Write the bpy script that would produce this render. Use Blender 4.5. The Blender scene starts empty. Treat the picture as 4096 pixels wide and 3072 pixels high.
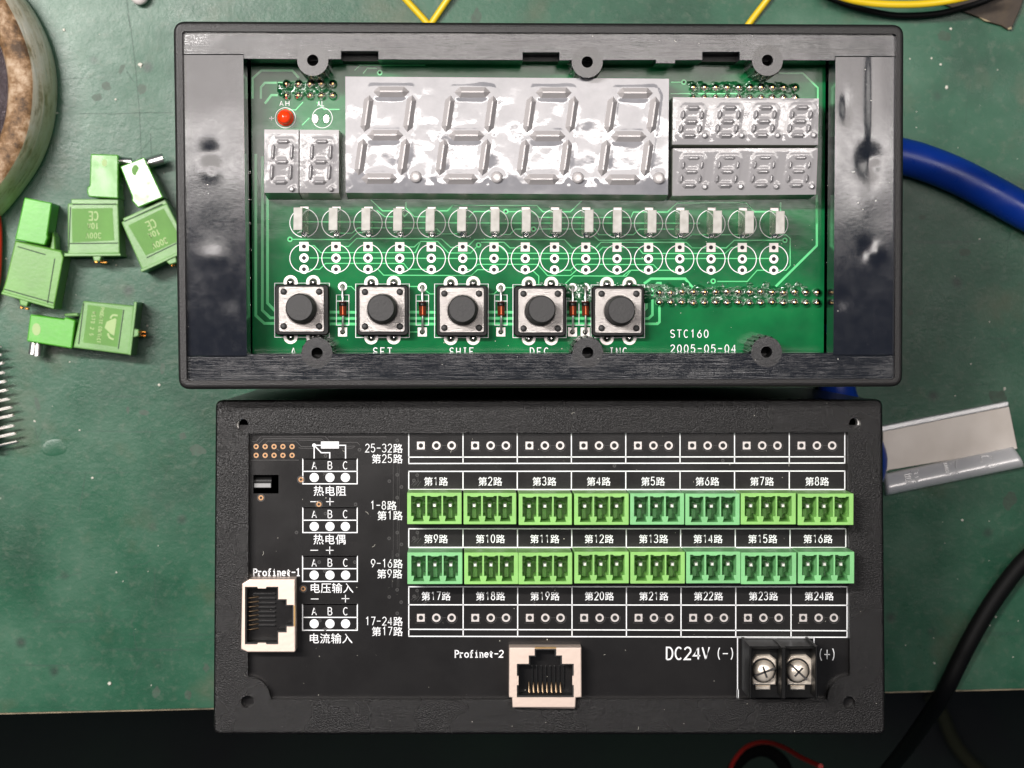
import bpy, math, random
from mathutils import Vector, Matrix, noise
from mathutils.geometry import tessellate_polygon
random.seed(7)
R = math.radians
scene = bpy.context.scene
COL = scene.collection
MM = 0.001

# ------------------------------------------------------------------ camera
# all lengths below are millimetres; z = 0 is the bench top, the camera looks
# down from z = HC with a small tilt
HC = 600.0
FPX = 8818.0                      # focal length in photo pixels (4096 wide)
CX, CY = 2048.0, 1536.0
_up = -Vector(((1852 - CX) / FPX, -(1296 - CY) / FPX, -1.0)).normalized()   # world up seen from the camera
_wx = (Vector((1, 0, 0)) - _up * _up.x).normalized()
_wy = _up.cross(_wx)
CAM2W = Matrix((_wx, _wy, _up))   # rows: world axes in camera space
cam_d = bpy.data.cameras.new('camera')
cam = bpy.data.objects.new('camera', cam_d)
COL.objects.link(cam)
cam.matrix_world = Matrix.Translation((0, 0, HC * MM)) @ CAM2W.to_4x4()
cam_d.sensor_width = 36.0
cam_d.lens = 36.0 * FPX / 4096.0
cam_d.clip_start = 0.02
cam_d.clip_end = 20.0
cam_d.dof.use_dof = True
cam_d.dof.focus_distance = 0.492
cam_d.dof.aperture_fstop = 45.0
scene.camera = cam

# ------------------------------------------------------------------ light
world = bpy.data.worlds.new('World')
scene.world = world
world.use_nodes = True
bg = world.node_tree.nodes['Background']
bg.inputs['Color'].default_value = (0.45, 0.62, 1.0, 1)
bg.inputs['Strength'].default_value = 0.055

def area_lamp(name, loc, size, watts, colour):
    d = bpy.data.lights.new(name, 'AREA')
    d.shape = 'RECTANGLE'
    d.size, d.size_y = size[0] * MM, size[1] * MM
    d.energy = watts
    d.color = colour
    o = bpy.data.objects.new(name, d)
    o.location = [c * MM for c in loc]
    COL.objects.link(o)
    return o

# ceiling panel over the far side of the bench with a brighter tube under it
area_lamp('ceiling_lamp', (-290, 154, 1120), (1200, 218), 4.9, (1.0, 0.92, 0.87))
area_lamp('tube_lamp', (-500, 292, 1080), (520, 44), 18.5, (1.0, 0.96, 0.93))
area_lamp('tube_lamp', (-270, 68, 1080), (1150, 22), 1.25, (1.0, 0.96, 0.93))
area_lamp('far_lamp', (640, 250, 1150), (500, 300), 2.6, (1.0, 0.95, 0.90))

scene.view_settings.view_transform = 'Standard'
scene.view_settings.look = 'None'
scene.view_settings.exposure = 0.0
scene.view_settings.gamma = 1.0
scene.render.engine = 'CYCLES'
scene.cycles.max_bounces = 10
scene.cycles.transparent_max_bounces = 12
try:
    scene.cycles.use_denoising = True
except Exception:
    pass

# ------------------------------------------------------------------ frames
class Frame:
    """A plane-based local frame (mm); at() turns a photo measurement into local x, y on the plane z = h."""
    def __init__(self, mat):
        self.m = mat
        self.inv = mat.inverted()
        self.o = self.inv @ Vector((0, 0, HC))
    def at(self, px, py, h=0.0):
        d = CAM2W @ Vector(((px - CX) / FPX, -(py - CY) / FPX, -1.0))
        d = self.inv.to_3x3() @ d
        t = (h - self.o.z) / d.z
        p = self.o + d * t
        return (p.x, p.y)
    def poly(self, pts, h=0.0):
        return [self.at(x, y, h) for x, y in pts]

WORLD = Frame(Matrix.Identity(4))

def zz(x0, y0, s):
    return lambda *p: [(x0 + p[i] / s, y0 + p[i + 1] / s) for i in range(0, len(p), 2)]
ZA = zz(0, 0, 2.212); ZB = zz(0, 600, 1.843); ZC = zz(0, 1300, 2.212); ZD = zz(900, 100, 2.37)
ZE = zz(1750, 100, 2.212); ZF = zz(2600, 100, 2.0109); ZG = zz(900, 780, 2.127); ZH = zz(1800, 780, 2.127)
ZI = zz(2500, 780, 2.127); ZJ = zz(800, 1550, 2.37); ZK = zz(800, 2200, 2.2122); ZL = zz(1600, 1680, 2.155)
ZM = zz(2550, 1680, 2.155); ZN = zz(1750, 2350, 2.4578); ZO = zz(2600, 2350, 2.212)
ZQ = zz(80, 1150, 4.096); ZS = zz(250, 600, 3.016); ZT = zz(3400, 1500, 2.764); ZV = zz(3600, 0, 4.147)
ZU = zz(2800, 2600, 1.7068)

# ------------------------------------------------------------------ mesh helpers
def area2(p):
    return sum(p[i][0] * p[(i + 1) % len(p)][1] - p[(i + 1) % len(p)][0] * p[i][1] for i in range(len(p)))

def ccw(p):
    p = list(p)
    return p if area2(p) > 0 else p[::-1]

def inset(p, d):
    n = len(p); out = []
    for i in range(n):
        a, b, c = Vector(p[i - 1]), Vector(p[i]), Vector(p[(i + 1) % n])
        e1, e2 = (b - a), (c - b)
        if e1.length < 1e-9 or e2.length < 1e-9:
            out.append((b.x, b.y)); continue
        e1.normalize(); e2.normalize()
        n1, n2 = Vector((-e1.y, e1.x)), Vector((-e2.y, e2.x))
        m = n1 + n2
        k = m.dot(m)
        m = m * (2.0 / k) if k > 0.25 else n1
        q = b + m * d * (1.0 if k > 0.25 else 1.0)
        out.append((q.x, q.y))
    return out

def rrect(x0, y0, x1, y1, r, n=4):
    pts = []
    for cx, cy, a0 in ((x1 - r, y1 - r, 0), (x0 + r, y1 - r, 90), (x0 + r, y0 + r, 180), (x1 - r, y0 + r, 270)):
        for k in range(n + 1):
            a = R(a0 + 90 * k / n)
            pts.append((cx + r * math.cos(a), cy + r * math.sin(a)))
    return pts

def round_poly(p, r, n=4):
    """round the corners of a polygon"""
    p = ccw(p); out = []; m = len(p)
    for i in range(m):
        a, b, c = Vector(p[i - 1]), Vector(p[i]), Vector(p[(i + 1) % m])
        u, v = (a - b), (c - b)
        d = min(r, u.length * 0.45, v.length * 0.45)
        s, e = b + u.normalized() * d, b + v.normalized() * d
        for k in range(n + 1):
            t = k / n
            q = s * (1 - t) ** 2 + b * 2 * t * (1 - t) + e * t * t
            out.append((q.x, q.y))
    return out

def disc(cx, cy, r, n=20, a0=0.0):
    return [(cx + r * math.cos(a0 + 2 * math.pi * k / n), cy + r * math.sin(a0 + 2 * math.pi * k / n)) for k in range(n)]

def catmull(pts, k=6, closed=False):
    P = [Vector(p) for p in pts]; out = []
    n = len(P)
    for i in range(n - 1):
        p0, p1, p2, p3 = P[max(i - 1, 0)], P[i], P[i + 1], P[min(i + 2, n - 1)]
        for j in range(k):
            t = j / k
            out.append(0.5 * ((2 * p1) + (p2 - p0) * t + (2 * p0 - 5 * p1 + 4 * p2 - p3) * t * t + (3 * p1 - p0 - 3 * p2 + p3) * t ** 3))
    out.append(P[-1])
    return out

class MB:
    def __init__(self):
        self.v = []; self.f = []; self.sm = []
    def add(self, vs, fs, smooth=False):
        o = len(self.v)
        self.v += [tuple(x) for x in vs]
        self.f += [tuple(i + o for i in f) for f in fs]
        self.sm += [smooth] * len(fs)
    def rings(self, rings, smooth=False, cap0=True, cap1=True):
        """stack of equally long closed loops of 3D points, counter-clockwise seen from the last"""
        n = len(rings[0]); vs = [p for r in rings for p in r]; fs = []
        for k in range(len(rings) - 1):
            for i in range(n):
                j = (i + 1) % n
                fs.append((k * n + i, k * n + j, (k + 1) * n + j, (k + 1) * n + i))
        self.add(vs, fs, smooth)
        if cap1: self.cap(rings[-1], True)
        if cap0: self.cap(rings[0], False)
    def cap(self, ring, up):
        r = list(ring) if up else list(ring)[::-1]
        if len(r) <= 4:
            self.add(r, [tuple(range(len(r)))]); return
        tri = tessellate_polygon([[Vector(p) for p in r]])
        fs = []
        for t in tri:
            a, b, c = (Vector(r[i]) for i in t)
            nz = (b - a).cross(c - a).z
            fs.append(t if (nz > 0) == up else t[::-1])
        self.add(r, fs)
    def prism(self, pts, z0, z1, ch=0.0, chz=None, steps=1, bottom=False, smooth=False):
        p = ccw(pts); chz = ch if chz is None else chz
        rr = [[(x, y, z0) for x, y in p]]
        if ch > 0:
            rr.append([(x, y, z1 - chz) for x, y in p])
            for s in range(1, steps + 1):
                a = math.pi / 2 * s / steps if steps > 1 else math.pi / 2
                q = inset(p, ch * (1 - math.cos(a)))
                rr.append([(x, y, z1 - chz + chz * math.sin(a)) for x, y in q])
        else:
            rr.append([(x, y, z1) for x, y in p])
        self.rings(rr, smooth, cap0=bottom)
    def box(self, x0, y0, x1, y1, z0, z1, ch=0.0, bottom=False):
        self.prism([(x0, y0), (x1, y0), (x1, y1), (x0, y1)], z0, z1, ch, bottom=bottom)
    def loft(self, bot, z0, top, z1, bottom=False):
        """prism between two different outlines; z1 may be a list"""
        top, bot = list(top), list(bot)
        z1l = z1 if isinstance(z1, (list, tuple)) else [z1] * len(top)
        if area2(top) < 0:
            top, bot, z1l = top[::-1], bot[::-1], list(z1l)[::-1]
        self.rings([[(x, y, z0) for x, y in bot], [(x, y, z) for (x, y), z in zip(top, z1l)]], cap0=bottom)
    def plate(self, outer, holes, z0, z1, ch=0.0, steps=3, bottom=True):
        outer = ccw(outer); holes = [ccw(h) for h in holes]
        top = outer
        if ch > 0:
            rr = [[(x, y, z0) for x, y in outer], [(x, y, z1 - ch) for x, y in outer]]
            for s in range(1, steps + 1):
                a = math.pi / 2 * s / steps
                top = inset(outer, ch * (1 - math.cos(a)))
                rr.append([(x, y, z1 - ch + ch * math.sin(a)) for x, y in top])
            self.rings(rr, False, False, False)
        else:
            self.rings([[(x, y, z0) for x, y in outer], [(x, y, z1) for x, y in outer]], False, False, False)
        for h in holes:
            self.rings([[(x, y, z0) for x, y in h[::-1]], [(x, y, z1) for x, y in h[::-1]]], False, False, False)
        for o, z, up in ((top, z1, True), (outer, z0, False)):
            if not up and not bottom: continue
            polys = [[Vector((x, y, 0)) for x, y in o]] + [[Vector((x, y, 0)) for x, y in h] for h in holes]
            flat = [p for q in polys for p in q]
            fs = []
            for t in tessellate_polygon(polys):
                a, b, c = (flat[i] for i in t)
                nz = (b - a).cross(c - a).z
                fs.append(t if (nz > 0) == up else t[::-1])
            self.add([(p.x, p.y, z) for p in flat], fs)
    def cyl(self, cx, cy, r0, r1, z0, z1, n=20, ch=0.0, smooth=True, bottom=False):
        rr = [[(x, y, z0) for x, y in disc(cx, cy, r0, n)]]
        if ch > 0:
            rr.append([(x, y, z1 - ch) for x, y in disc(cx, cy, r1, n)])
            rr.append([(x, y, z1 - ch * 0.3) for x, y in disc(cx, cy, r1 - ch * 0.3, n)])
            rr.append([(x, y, z1) for x, y in disc(cx, cy, r1 - ch, n)])
        else:
            rr.append([(x, y, z1) for x, y in disc(cx, cy, r1, n)])
        self.rings(rr, smooth, cap0=bottom)
    def lathe(self, prof, cx=0, cy=0, n=24, smooth=True, cap=True):
        self.rings([[(x, y, z) for x, y in disc(cx, cy, max(r, 1e-3), n)] for r, z in prof], smooth, cap0=False, cap1=cap)
    def ring(self, cx, cy, ro, ri, z0, z1, n=24, square=0):
        o = disc(cx, cy, ro, n)
        if square: o = [(cx + sx * ro, cy + sy * ro) for sx, sy in ((-1, -1), (1, -1), (1, 1), (-1, 1))]
        self.plate(o, [disc(cx, cy, ri, n)], z0, z1, bottom=False)
    def tube(self, pts, r, n=10, smooth=True, cap=True):
        P = [Vector(p) for p in pts]
        rad = r if isinstance(r, (list, tuple)) else [r] * len(P)
        t0 = (P[1] - P[0]).normalized()
        ref = Vector((0, 0, 1)) if abs(t0.z) < 0.9 else Vector((1, 0, 0))
        u = t0.cross(ref).normalized()
        rings = []
        for i, p in enumerate(P):
            t = (P[min(i + 1, len(P) - 1)] - P[max(i - 1, 0)]).normalized()
            u = (u - t * u.dot(t)).normalized()
            w = t.cross(u)
            rings.append([tuple(p + (u * math.cos(a) + w * math.sin(a)) * rad[i]) for a in (2 * math.pi * k / n for k in range(n))])
        vs = [p for q in rings for p in q]; fs = []
        for k in range(len(rings) - 1):
            for i in range(n):
                j = (i + 1) % n
                fs.append((k * n + i, k * n + j, (k + 1) * n + j, (k + 1) * n + i))
        self.add(vs, fs, smooth)
        if cap:
            self.add(rings[0], [tuple(range(n))[::-1]]); self.add(rings[-1], [tuple(range(n))])
    def strip(self, pts, w, z0, z1):
        """flat line of width w along a 2D polyline, a thin slab z0..z1"""
        P = [Vector(p) for p in pts]
        n = len(P); L = []; Rr = []
        for i in range(n):
            e = []
            if i > 0: e.append((P[i] - P[i - 1]).normalized())
            if i < n - 1: e.append((P[i + 1] - P[i]).normalized())
            nn = [Vector((-d.y, d.x)) for d in e]
            m = nn[0] if len(nn) == 1 else (nn[0] + nn[1])
            if len(nn) == 2:
                k = m.dot(m)
                m = m * (2.0 / k) if k > 0.5 else nn[0]
            L.append(P[i] + m * w / 2); Rr.append(P[i] - m * w / 2)
        vs = []; fs = []
        for i in range(n):
            vs += [(Rr[i].x, Rr[i].y, z0), (Rr[i].x, Rr[i].y, z1), (L[i].x, L[i].y, z1), (L[i].x, L[i].y, z0)]
        for i in range(n - 1):
            a, b = 4 * i, 4 * i + 4
            fs += [(a + 1, b + 1, b + 2, a + 2), (a, b, b + 1, a + 1), (a + 2, b + 2, b + 3, a + 3)]
        fs += [(0, 1, 2, 3), (4 * n - 1, 4 * n - 2, 4 * n - 3, 4 * n - 4)]
        self.add(vs, fs)
    def circle_line(self, cx, cy, r, w, z0, z1, n=40, a0=0, a1=360):
        pts = [(cx + r * math.cos(R(a0 + (a1 - a0) * k / n)), cy + r * math.sin(R(a0 + (a1 - a0) * k / n))) for k in range(n + 1)]
        self.strip(pts, w, z0, z1)
    def mesh(self, name, mat):
        m = bpy.data.meshes.new(name)
        m.from_pydata([(x * MM, y * MM, z * MM) for x, y, z in self.v], [], self.f)
        m.polygons.foreach_set('use_smooth', self.sm)
        m.materials.append(mat)
        m.validate(); m.update()
        return m
    def build(self, name, mat, parent=None, label=None, stuff=False):
        o = bpy.data.objects.new(name, self.mesh(name, mat))
        COL.objects.link(o)
        if parent: o.parent = parent
        if label: o['label'] = label
        if stuff: o['kind'] = 'stuff'
        return o

def inst(name, mesh, parent, loc=(0, 0, 0), rz=0.0):
    o = bpy.data.objects.new(name, mesh)
    o.location = [c * MM for c in loc]; o.rotation_euler = (0, 0, rz)
    COL.objects.link(o); o.parent = parent
    return o

def tag(o, label=None, cat=None, group=None, kind=None):
    if label: o['label'] = label
    if cat: o['category'] = cat
    if group: o['group'] = group
    if kind: o['kind'] = kind
    return o

def thing(name, label, cat, mat=None, loc=None, group=None):
    o = bpy.data.objects.new(name, None)
    o.empty_display_size = 0.01
    if mat is not None:
        m = mat.copy(); m.translation = m.translation * MM
        o.matrix_world = m
    if loc is not None:
        o.location = [c * MM for c in loc]
    COL.objects.link(o)
    return tag(o, label, cat, group)

def sub(name, parent):
    """an Empty is never used for parts; parts are meshes parented straight to their thing"""
    raise NotImplementedError

# ------------------------------------------------------------------ materials
def mat(name, col, rough=0.5, metal=0.0, spec=0.5, ior=1.5, coat=0.0, coat_rough=0.1, trans=0.0, sss=0.0):
    m = bpy.data.materials.new(name); m.use_nodes = True
    b = m.node_tree.nodes['Principled BSDF']
    b.inputs['Base Color'].default_value = (*col, 1)
    b.inputs['Roughness'].default_value = rough
    b.inputs['Metallic'].default_value = metal
    b.inputs['Specular IOR Level'].default_value = spec
    b.inputs['IOR'].default_value = ior
    b.inputs['Coat Weight'].default_value = coat
    b.inputs['Coat Roughness'].default_value = coat_rough
    b.inputs['Transmission Weight'].default_value = trans
    if sss:
        b.inputs['Subsurface Weight'].default_value = sss
        b.inputs['Subsurface Radius'].default_value = (0.001, 0.002, 0.001)
    return m

class N:
    """small node helper around one material"""
    def __init__(self, m):
        self.m = m; self.t = m.node_tree; self.b = self.t.nodes['Principled BSDF']
        tc = self.t.nodes.new('ShaderNodeTexCoord')
        mp = self.t.nodes.new('ShaderNodeMapping'); mp.inputs['Scale'].default_value = (1000, 1000, 1000)
        self.t.links.new(tc.outputs['Object'], mp.inputs['Vector'])
        self.co = mp.outputs['Vector']          # object coordinates in millimetres
    def stretch(self, s, rot=(0, 0, 0)):
        mp = self.t.nodes.new('ShaderNodeMapping'); mp.inputs['Scale'].default_value = s; mp.inputs['Rotation'].default_value = rot
        self.t.links.new(self.co, mp.inputs['Vector']); return mp.outputs['Vector']
    def noise(self, scale, detail=3, rough=0.5, co=None, dist=0.0):
        n = self.t.nodes.new('ShaderNodeTexNoise')
        n.inputs['Scale'].default_value = scale; n.inputs['Detail'].default_value = detail
        n.inputs['Roughness'].default_value = rough; n.inputs['Distortion'].default_value = dist
        self.t.links.new(co or self.co, n.inputs['Vector'])
        return n.outputs['Fac']
    def voronoi(self, scale, feature='F1', co=None, rand=1.0):
        n = self.t.nodes.new('ShaderNodeTexVoronoi'); n.feature = feature
        n.inputs['Scale'].default_value = scale; n.inputs['Randomness'].default_value = rand
        self.t.links.new(co or self.co, n.inputs['Vector'])
        return n.outputs['Distance']
    def ramp(self, fac, stops):
        n = self.t.nodes.new('ShaderNodeValToRGB'); e = n.color_ramp.elements
        while len(e) < len(stops): e.new(0.5)
        for k, (p, c) in enumerate(stops):
            e[k].position = p; e[k].color = (*c, 1) if not isinstance(c, (int, float)) else (c, c, c, 1)
        self.t.links.new(fac, n.inputs['Fac']); return n.outputs['Color']
    def mix(self, fac, a, b, mode='MIX'):
        n = self.t.nodes.new('ShaderNodeMix'); n.data_type = 'RGBA'; n.blend_type = mode
        for k, v in ((0, fac), (6, a), (7, b)):
            if isinstance(v, (int, float)): n.inputs[k].default_value = v
            elif isinstance(v, tuple): n.inputs[k].default_value = (*v, 1)
            else: self.t.links.new(v, n.inputs[k])
        return n.outputs[2]
    def math(self, op, a, b):
        n = self.t.nodes.new('ShaderNodeMath'); n.operation = op
        for k, v in ((0, a), (1, b)):
            if isinstance(v, (int, float)): n.inputs[k].default_value = v
            else: self.t.links.new(v, n.inputs[k])
        return n.outputs[0]
    def col(self, c): self.t.links.new(c, self.b.inputs['Base Color']); return self
    def rough(self, c): self.t.links.new(c, self.b.inputs['Roughness']); return self
    def bump(self, h, dist_mm, strength=1.0):
        n = self.t.nodes.new('ShaderNodeBump'); n.inputs['Distance'].default_value = dist_mm * MM
        n.inputs['Strength'].default_value = strength
        self.t.links.new(h, n.inputs['Height'])
        if self.b.inputs['Normal'].is_linked:
            self.t.links.new(self.b.inputs['Normal'].links[0].from_socket, n.inputs['Normal'])
        self.t.links.new(n.outputs['Normal'], self.b.inputs['Normal'])
        if self.b.inputs['Coat Weight'].default_value > 0:
            self.t.links.new(n.outputs['Normal'], self.b.inputs['Coat Normal'])
        return self

M = {}
# glossy moulded flange of the meter
m = M['flange'] = mat('glossy_black_plastic', (0.009, 0.0108, 0.016), 0.11, ior=1.62)
n = N(m)
n.rough(n.ramp(n.noise(0.5, 4, 0.6), [(0.3, 0.09), (0.7, 0.14)]))
n.bump(n.noise(0.04, 2), 0.24, 0.7).bump(n.noise(1.2, 5, 0.7), 0.009, 0.8)
m = M['rail'] = mat('scratched_black_plastic', (0.008, 0.0095, 0.013), 0.14, ior=1.64)
n = N(m)
st = n.noise(1.0, 6, 0.7, n.stretch((0.10, 3.2, 1)))
n.rough(n.ramp(st, [(0.35, 0.10), (0.7, 0.20)]))
n.bump(n.noise(0.06, 3), 0.50, 0.8).bump(st, 0.03, 0.9).bump(n.noise(2.5, 4, 0.6), 0.006, 0.7)
m = M['rim'] = mat('matte_black_plastic', (0.011, 0.0102, 0.0102), 0.38, spec=0.36)
n = N(m)
n.bump(n.noise(2.2, 5, 0.7), 0.12, 0.8)
m = M['case'] = mat('pebbled_black_plastic', (0.0052, 0.0047, 0.0048), 0.23, spec=0.3)
n = N(m)
g1 = n.noise(3.1, 3, 0.55, n.stretch((0.8, 1.25, 1), (0, 0, R(25))), dist=0.5)
n.bump(g1, 0.15, 1.0)
n.rough(n.ramp(n.noise(0.05, 3), [(0.35, 0.22), (0.7, 0.34)]))
M['black'] = mat('black_plastic', (0.0055, 0.0055, 0.0055), 0.36, spec=0.25)
n = N(M['black']); n.bump(n.noise(2.0, 3), 0.03, 0.6)
M['boss'] = mat('worn_black_plastic', (0.014, 0.014, 0.015), 0.24, ior=1.65)
n = N(M['boss']); n.bump(n.noise(1.6, 4, 0.65), 0.03, 0.8)
M['dark_rib'] = mat('dark_gloss_rib', (0.008, 0.008, 0.008), 0.25)
M['dark'] = mat('dark_interior', (0.006, 0.006, 0.006), 0.6)
# green board
m = M['pcb'] = mat('green_solder_mask', (0.006, 0.13, 0.038), 0.13, spec=0.36)
n = N(m)
n.col(n.ramp(n.noise(0.09, 4, 0.55), [(0.3, (0.003, 0.085, 0.027)), (0.7, (0.006, 0.16, 0.045))]))
n.bump(n.noise(0.18, 2), 0.08, 0.5).bump(n.noise(1.2, 2, 0.5, n.stretch((0.3, 3, 1))), 0.003, 0.8)
M['trace'] = mat('masked_copper', (0.11, 0.62, 0.23), 0.15)
M['flux'] = mat('glossy_flux', (0.006, 0.085, 0.026), 0.04, spec=0.8)
n = N(M['flux']); n.bump(n.noise(0.9, 3, 0.5), 0.5, 0.8)
m = M['pcb_black'] = mat('black_solder_mask', (0.0125, 0.012, 0.0125), 0.24, spec=0.45)
n = N(m)
n.col(n.ramp(n.noise(0.05, 5, 0.6), [(0.3, (0.009, 0.0084, 0.0084)), (0.72, (0.0135, 0.0124, 0.0122))]))
n.rough(n.ramp(n.noise(0.07, 5, 0.6), [(0.3, 0.20), (0.7, 0.27)]))
n.bump(n.noise(0.8, 4), 0.01, 0.7)
M['black_trace'] = mat('masked_black_copper', (0.042, 0.04, 0.039), 0.35)
M['silk'] = mat('white_print', (0.70, 0.72, 0.74), 0.55)
n = N(M['silk']); n.col(n.ramp(n.noise(1.3, 4, 0.7), [(0.25, (0.70, 0.72, 0.73)), (0.5, (0.90, 0.91, 0.92))]))
M['silk_green'] = mat('pale_print', (0.50, 0.62, 0.56), 0.5)
M['tin_dull'] = mat('dull_tin_ring', (0.60, 0.56, 0.54), 0.45, 0.75)
M['tin'] = mat('tinned_pad', (0.80, 0.76, 0.74), 0.42, 0.55)
n = N(M['tin']); n.bump(n.noise(2.5, 3), 0.04, 0.7)
M['solder'] = mat('solder', (0.82, 0.80, 0.77), 0.17, 1.0)
n = N(M['solder']); n.bump(n.noise(2.2, 3), 0.15, 0.7)
M['steel'] = mat('bright_steel', (0.80, 0.78, 0.75), 0.3, 0.95)
M['contact_wire'] = mat('contact_wire', (0.30, 0.21, 0.13), 0.35, 1.0)
M['pin'] = mat('bright_pin', (0.86, 0.84, 0.80), 0.38, 0.65)
M['gold'] = mat('gold_plate', (0.75, 0.48, 0.20), 0.3, 1.0)
M['gold_pad'] = mat('gold_ring', (0.46, 0.26, 0.13), 0.42, 0.4)
M['copper'] = mat('copper_contact', (0.72, 0.33, 0.08), 0.25, 1.0)
M['hole'] = mat('dark_hole', (0.004, 0.004, 0.004), 0.7)
# displays
m = M['film'] = mat('clear_film_on_grey_display', (0.22, 0.215, 0.225), 0.07, ior=1.7)
n = N(m)
n.col(n.ramp(n.noise(0.16, 5, 0.6), [(0.3, (0.20, 0.20, 0.215)), (0.7, (0.28, 0.275, 0.29))]))
n.rough(n.ramp(n.noise(0.25, 4, 0.6), [(0.35, 0.03), (0.7, 0.10)]))
n.bump(n.noise(0.10, 2, 0.5), 0.22, 0.7).bump(n.noise(0.5, 2, 0.5), 0.018, 0.6)
m = M['film_small'] = mat('wrinkled_film_on_grey_display', (0.29, 0.28, 0.285), 0.07, ior=1.65)
n = N(m)
n.bump(n.noise(0.25, 2, 0.5), 0.12, 0.6).bump(n.noise(1.2, 3, 0.6), 0.03, 0.6)
m = M['segment'] = mat('segment_under_film', (0.42, 0.395, 0.39), 0.13, ior=1.6)
n = N(m); n.bump(n.noise(0.9, 3), 0.03, 0.6)
M['display_side'] = mat('display_housing', (0.36, 0.38, 0.33), 0.3)
# small components
m = M['plate'] = mat('brushed_switch_plate', (0.37, 0.345, 0.33), 0.25, 0.9)
n = N(m); sb = n.noise(1.2, 5, 0.7, n.stretch((0.35, 5, 1)))
n.bump(sb, 0.13, 0.8); n.rough(n.ramp(sb, [(0.3, 0.28), (0.7, 0.46)]))
M['cap'] = mat('black_button', (0.028, 0.027, 0.027), 0.55)
n = N(M['cap']); n.bump(n.noise(1.6, 5, 0.7), 0.09, 0.8)
M['red_led'] = mat('red_led_dome', (0.95, 0.045, 0.006), 0.1, spec=0.6)
M['led_top'] = mat('frosted_led_top', (0.42, 0.40, 0.36), 0.5)
n = N(M['led_top']); n.col(n.ramp(n.noise(0.7, 4), [(0.3, (0.36, 0.345, 0.31)), (0.7, (0.50, 0.485, 0.45))]))
M['led_clear'] = mat('clear_led_body', (0.88, 0.88, 0.76), 0.08, ior=1.45, trans=0.85)
M['diode_glass'] = mat('amber_glass', (0.10, 0.022, 0.008), 0.06, spec=0.8)
M['diode_slug'] = mat('orange_slug', (0.75, 0.13, 0.025), 0.3)
# headers and plugs
def green_plastic(name, col, rough=0.42):
    m = mat(name, col, rough, sss=0.25)
    n = N(m)
    n.col(n.ramp(n.noise(0.14, 4, 0.6), [(0.3, tuple(c * 0.88 for c in col)), (0.7, tuple(min(1, c * 1.08) for c in col))]))
    n.bump(n.noise(1.2, 4), 0.03, 0.7)
    return m
M['header_lime'] = green_plastic('lime_green_plastic', (0.26, 0.55, 0.14))
M['header_teal'] = green_plastic('blue_green_plastic', (0.21, 0.54, 0.22))
M['plug_lever'] = green_plastic('bright_green_plastic', (0.10, 0.44, 0.035), 0.33)
M['plug_lever_worn'] = mat('sheened_green_plastic', (0.10, 0.36, 0.045), 0.17, ior=1.6, sss=0.2)
n = N(M['plug_lever_worn']); n.bump(n.noise(0.25, 2), 0.03, 0.6); n.rough(n.ramp(n.noise(0.3, 4), [(0.35, 0.13), (0.7, 0.26)]))
M['plug_body'] = green_plastic('soft_green_plastic', (0.125, 0.33, 0.05), 0.34)
M['plug_body_pale'] = green_plastic('pale_green_plastic', (0.175, 0.365, 0.115), 0.26)
M['plug_seam'] = mat('dark_green_slot', (0.02, 0.06, 0.015), 0.6)
M['plug_label'] = green_plastic('matt_green_panel', (0.12, 0.31, 0.05), 0.6)
M['plug_print'] = mat('pale_green_print', (0.38, 0.52, 0.22), 0.6)
M['tinplate'] = mat('tin_plated_shield', (0.70, 0.57, 0.49), 0.48, 0.75)
n = N(M['tinplate']); n.bump(n.noise(0.9, 3), 0.04, 0.6)
M['screw'] = mat('nickel_screw', (0.95, 0.85, 0.72), 0.28, 0.6)
n = N(M['screw']); n.bump(n.noise(1.3, 4, 0.6), 0.12, 0.7)
# bench and its clutter
m = M['bench'] = mat('worn_green_mat', (0.05, 0.15, 0.095), 0.5, spec=0.3)
n = N(m)
base = n.ramp(n.noise(0.020, 6, 0.62), [(0.34, (0.009, 0.058, 0.030)), (0.50, (0.022, 0.098, 0.054)), (0.68, (0.058, 0.142, 0.090))])
brown = n.ramp(n.noise(0.033, 4, 0.6, n.stretch((1, 1, 1), (0, 0, 0.7))), [(0.56, 0.0), (0.72, 0.7)])
c1 = n.mix(brown, base, (0.085, 0.095, 0.055))
spots = n.ramp(n.voronoi(0.085), [(0.05, 1.0), (0.17, 0.0)])
smask = n.ramp(n.noise(0.05, 3), [(0.46, 0.0), (0.56, 0.85)])
c2 = n.mix(n.math('MULTIPLY', spots, smask), c1, (0.022, 0.04, 0.03))
grime = n.ramp(n.noise(0.35, 6, 0.75), [(0.52, 0.0), (0.75, 0.4)])
c3 = n.mix(grime, c2, (0.16, 0.18, 0.14))
fine = n.ramp(n.noise(0.9, 4, 0.7), [(0.60, 0.0), (0.78, 0.5)])
c4 = n.mix(fine, c3, (0.03, 0.05, 0.038))
scr = n.ramp(n.noise(1.0, 4, 0.6, n.stretch((0.012, 0.5, 1), (0, 0, R(80)))), [(0.62, 0.0), (0.70, 0.6)])
n.col(n.mix(scr, c4, (0.035, 0.075, 0.055)))
n.rough(n.ramp(n.noise(0.05, 5, 0.65), [(0.3, 0.22), (0.7, 0.40)]))
n.bump(n.noise(0.06, 3), 0.25, 0.5).bump(n.noise(0.7, 5, 0.7), 0.10, 0.7)
M['bench_scratch'] = mat('dark_scratch', (0.016, 0.048, 0.032), 0.6)
M['bench_stain'] = mat('brown_stain', (0.03, 0.06, 0.038), 0.5)
n = N(M['bench_stain']); n.col(n.ramp(n.noise(0.6, 5, 0.7), [(0.35, (0.022, 0.050, 0.028)), (0.55, (0.030, 0.072, 0.042)), (0.68, (0.03, 0.09, 0.052))]))
M['bench_edge'] = mat('beige_edge', (0.42, 0.34, 0.22), 0.6)
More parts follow.
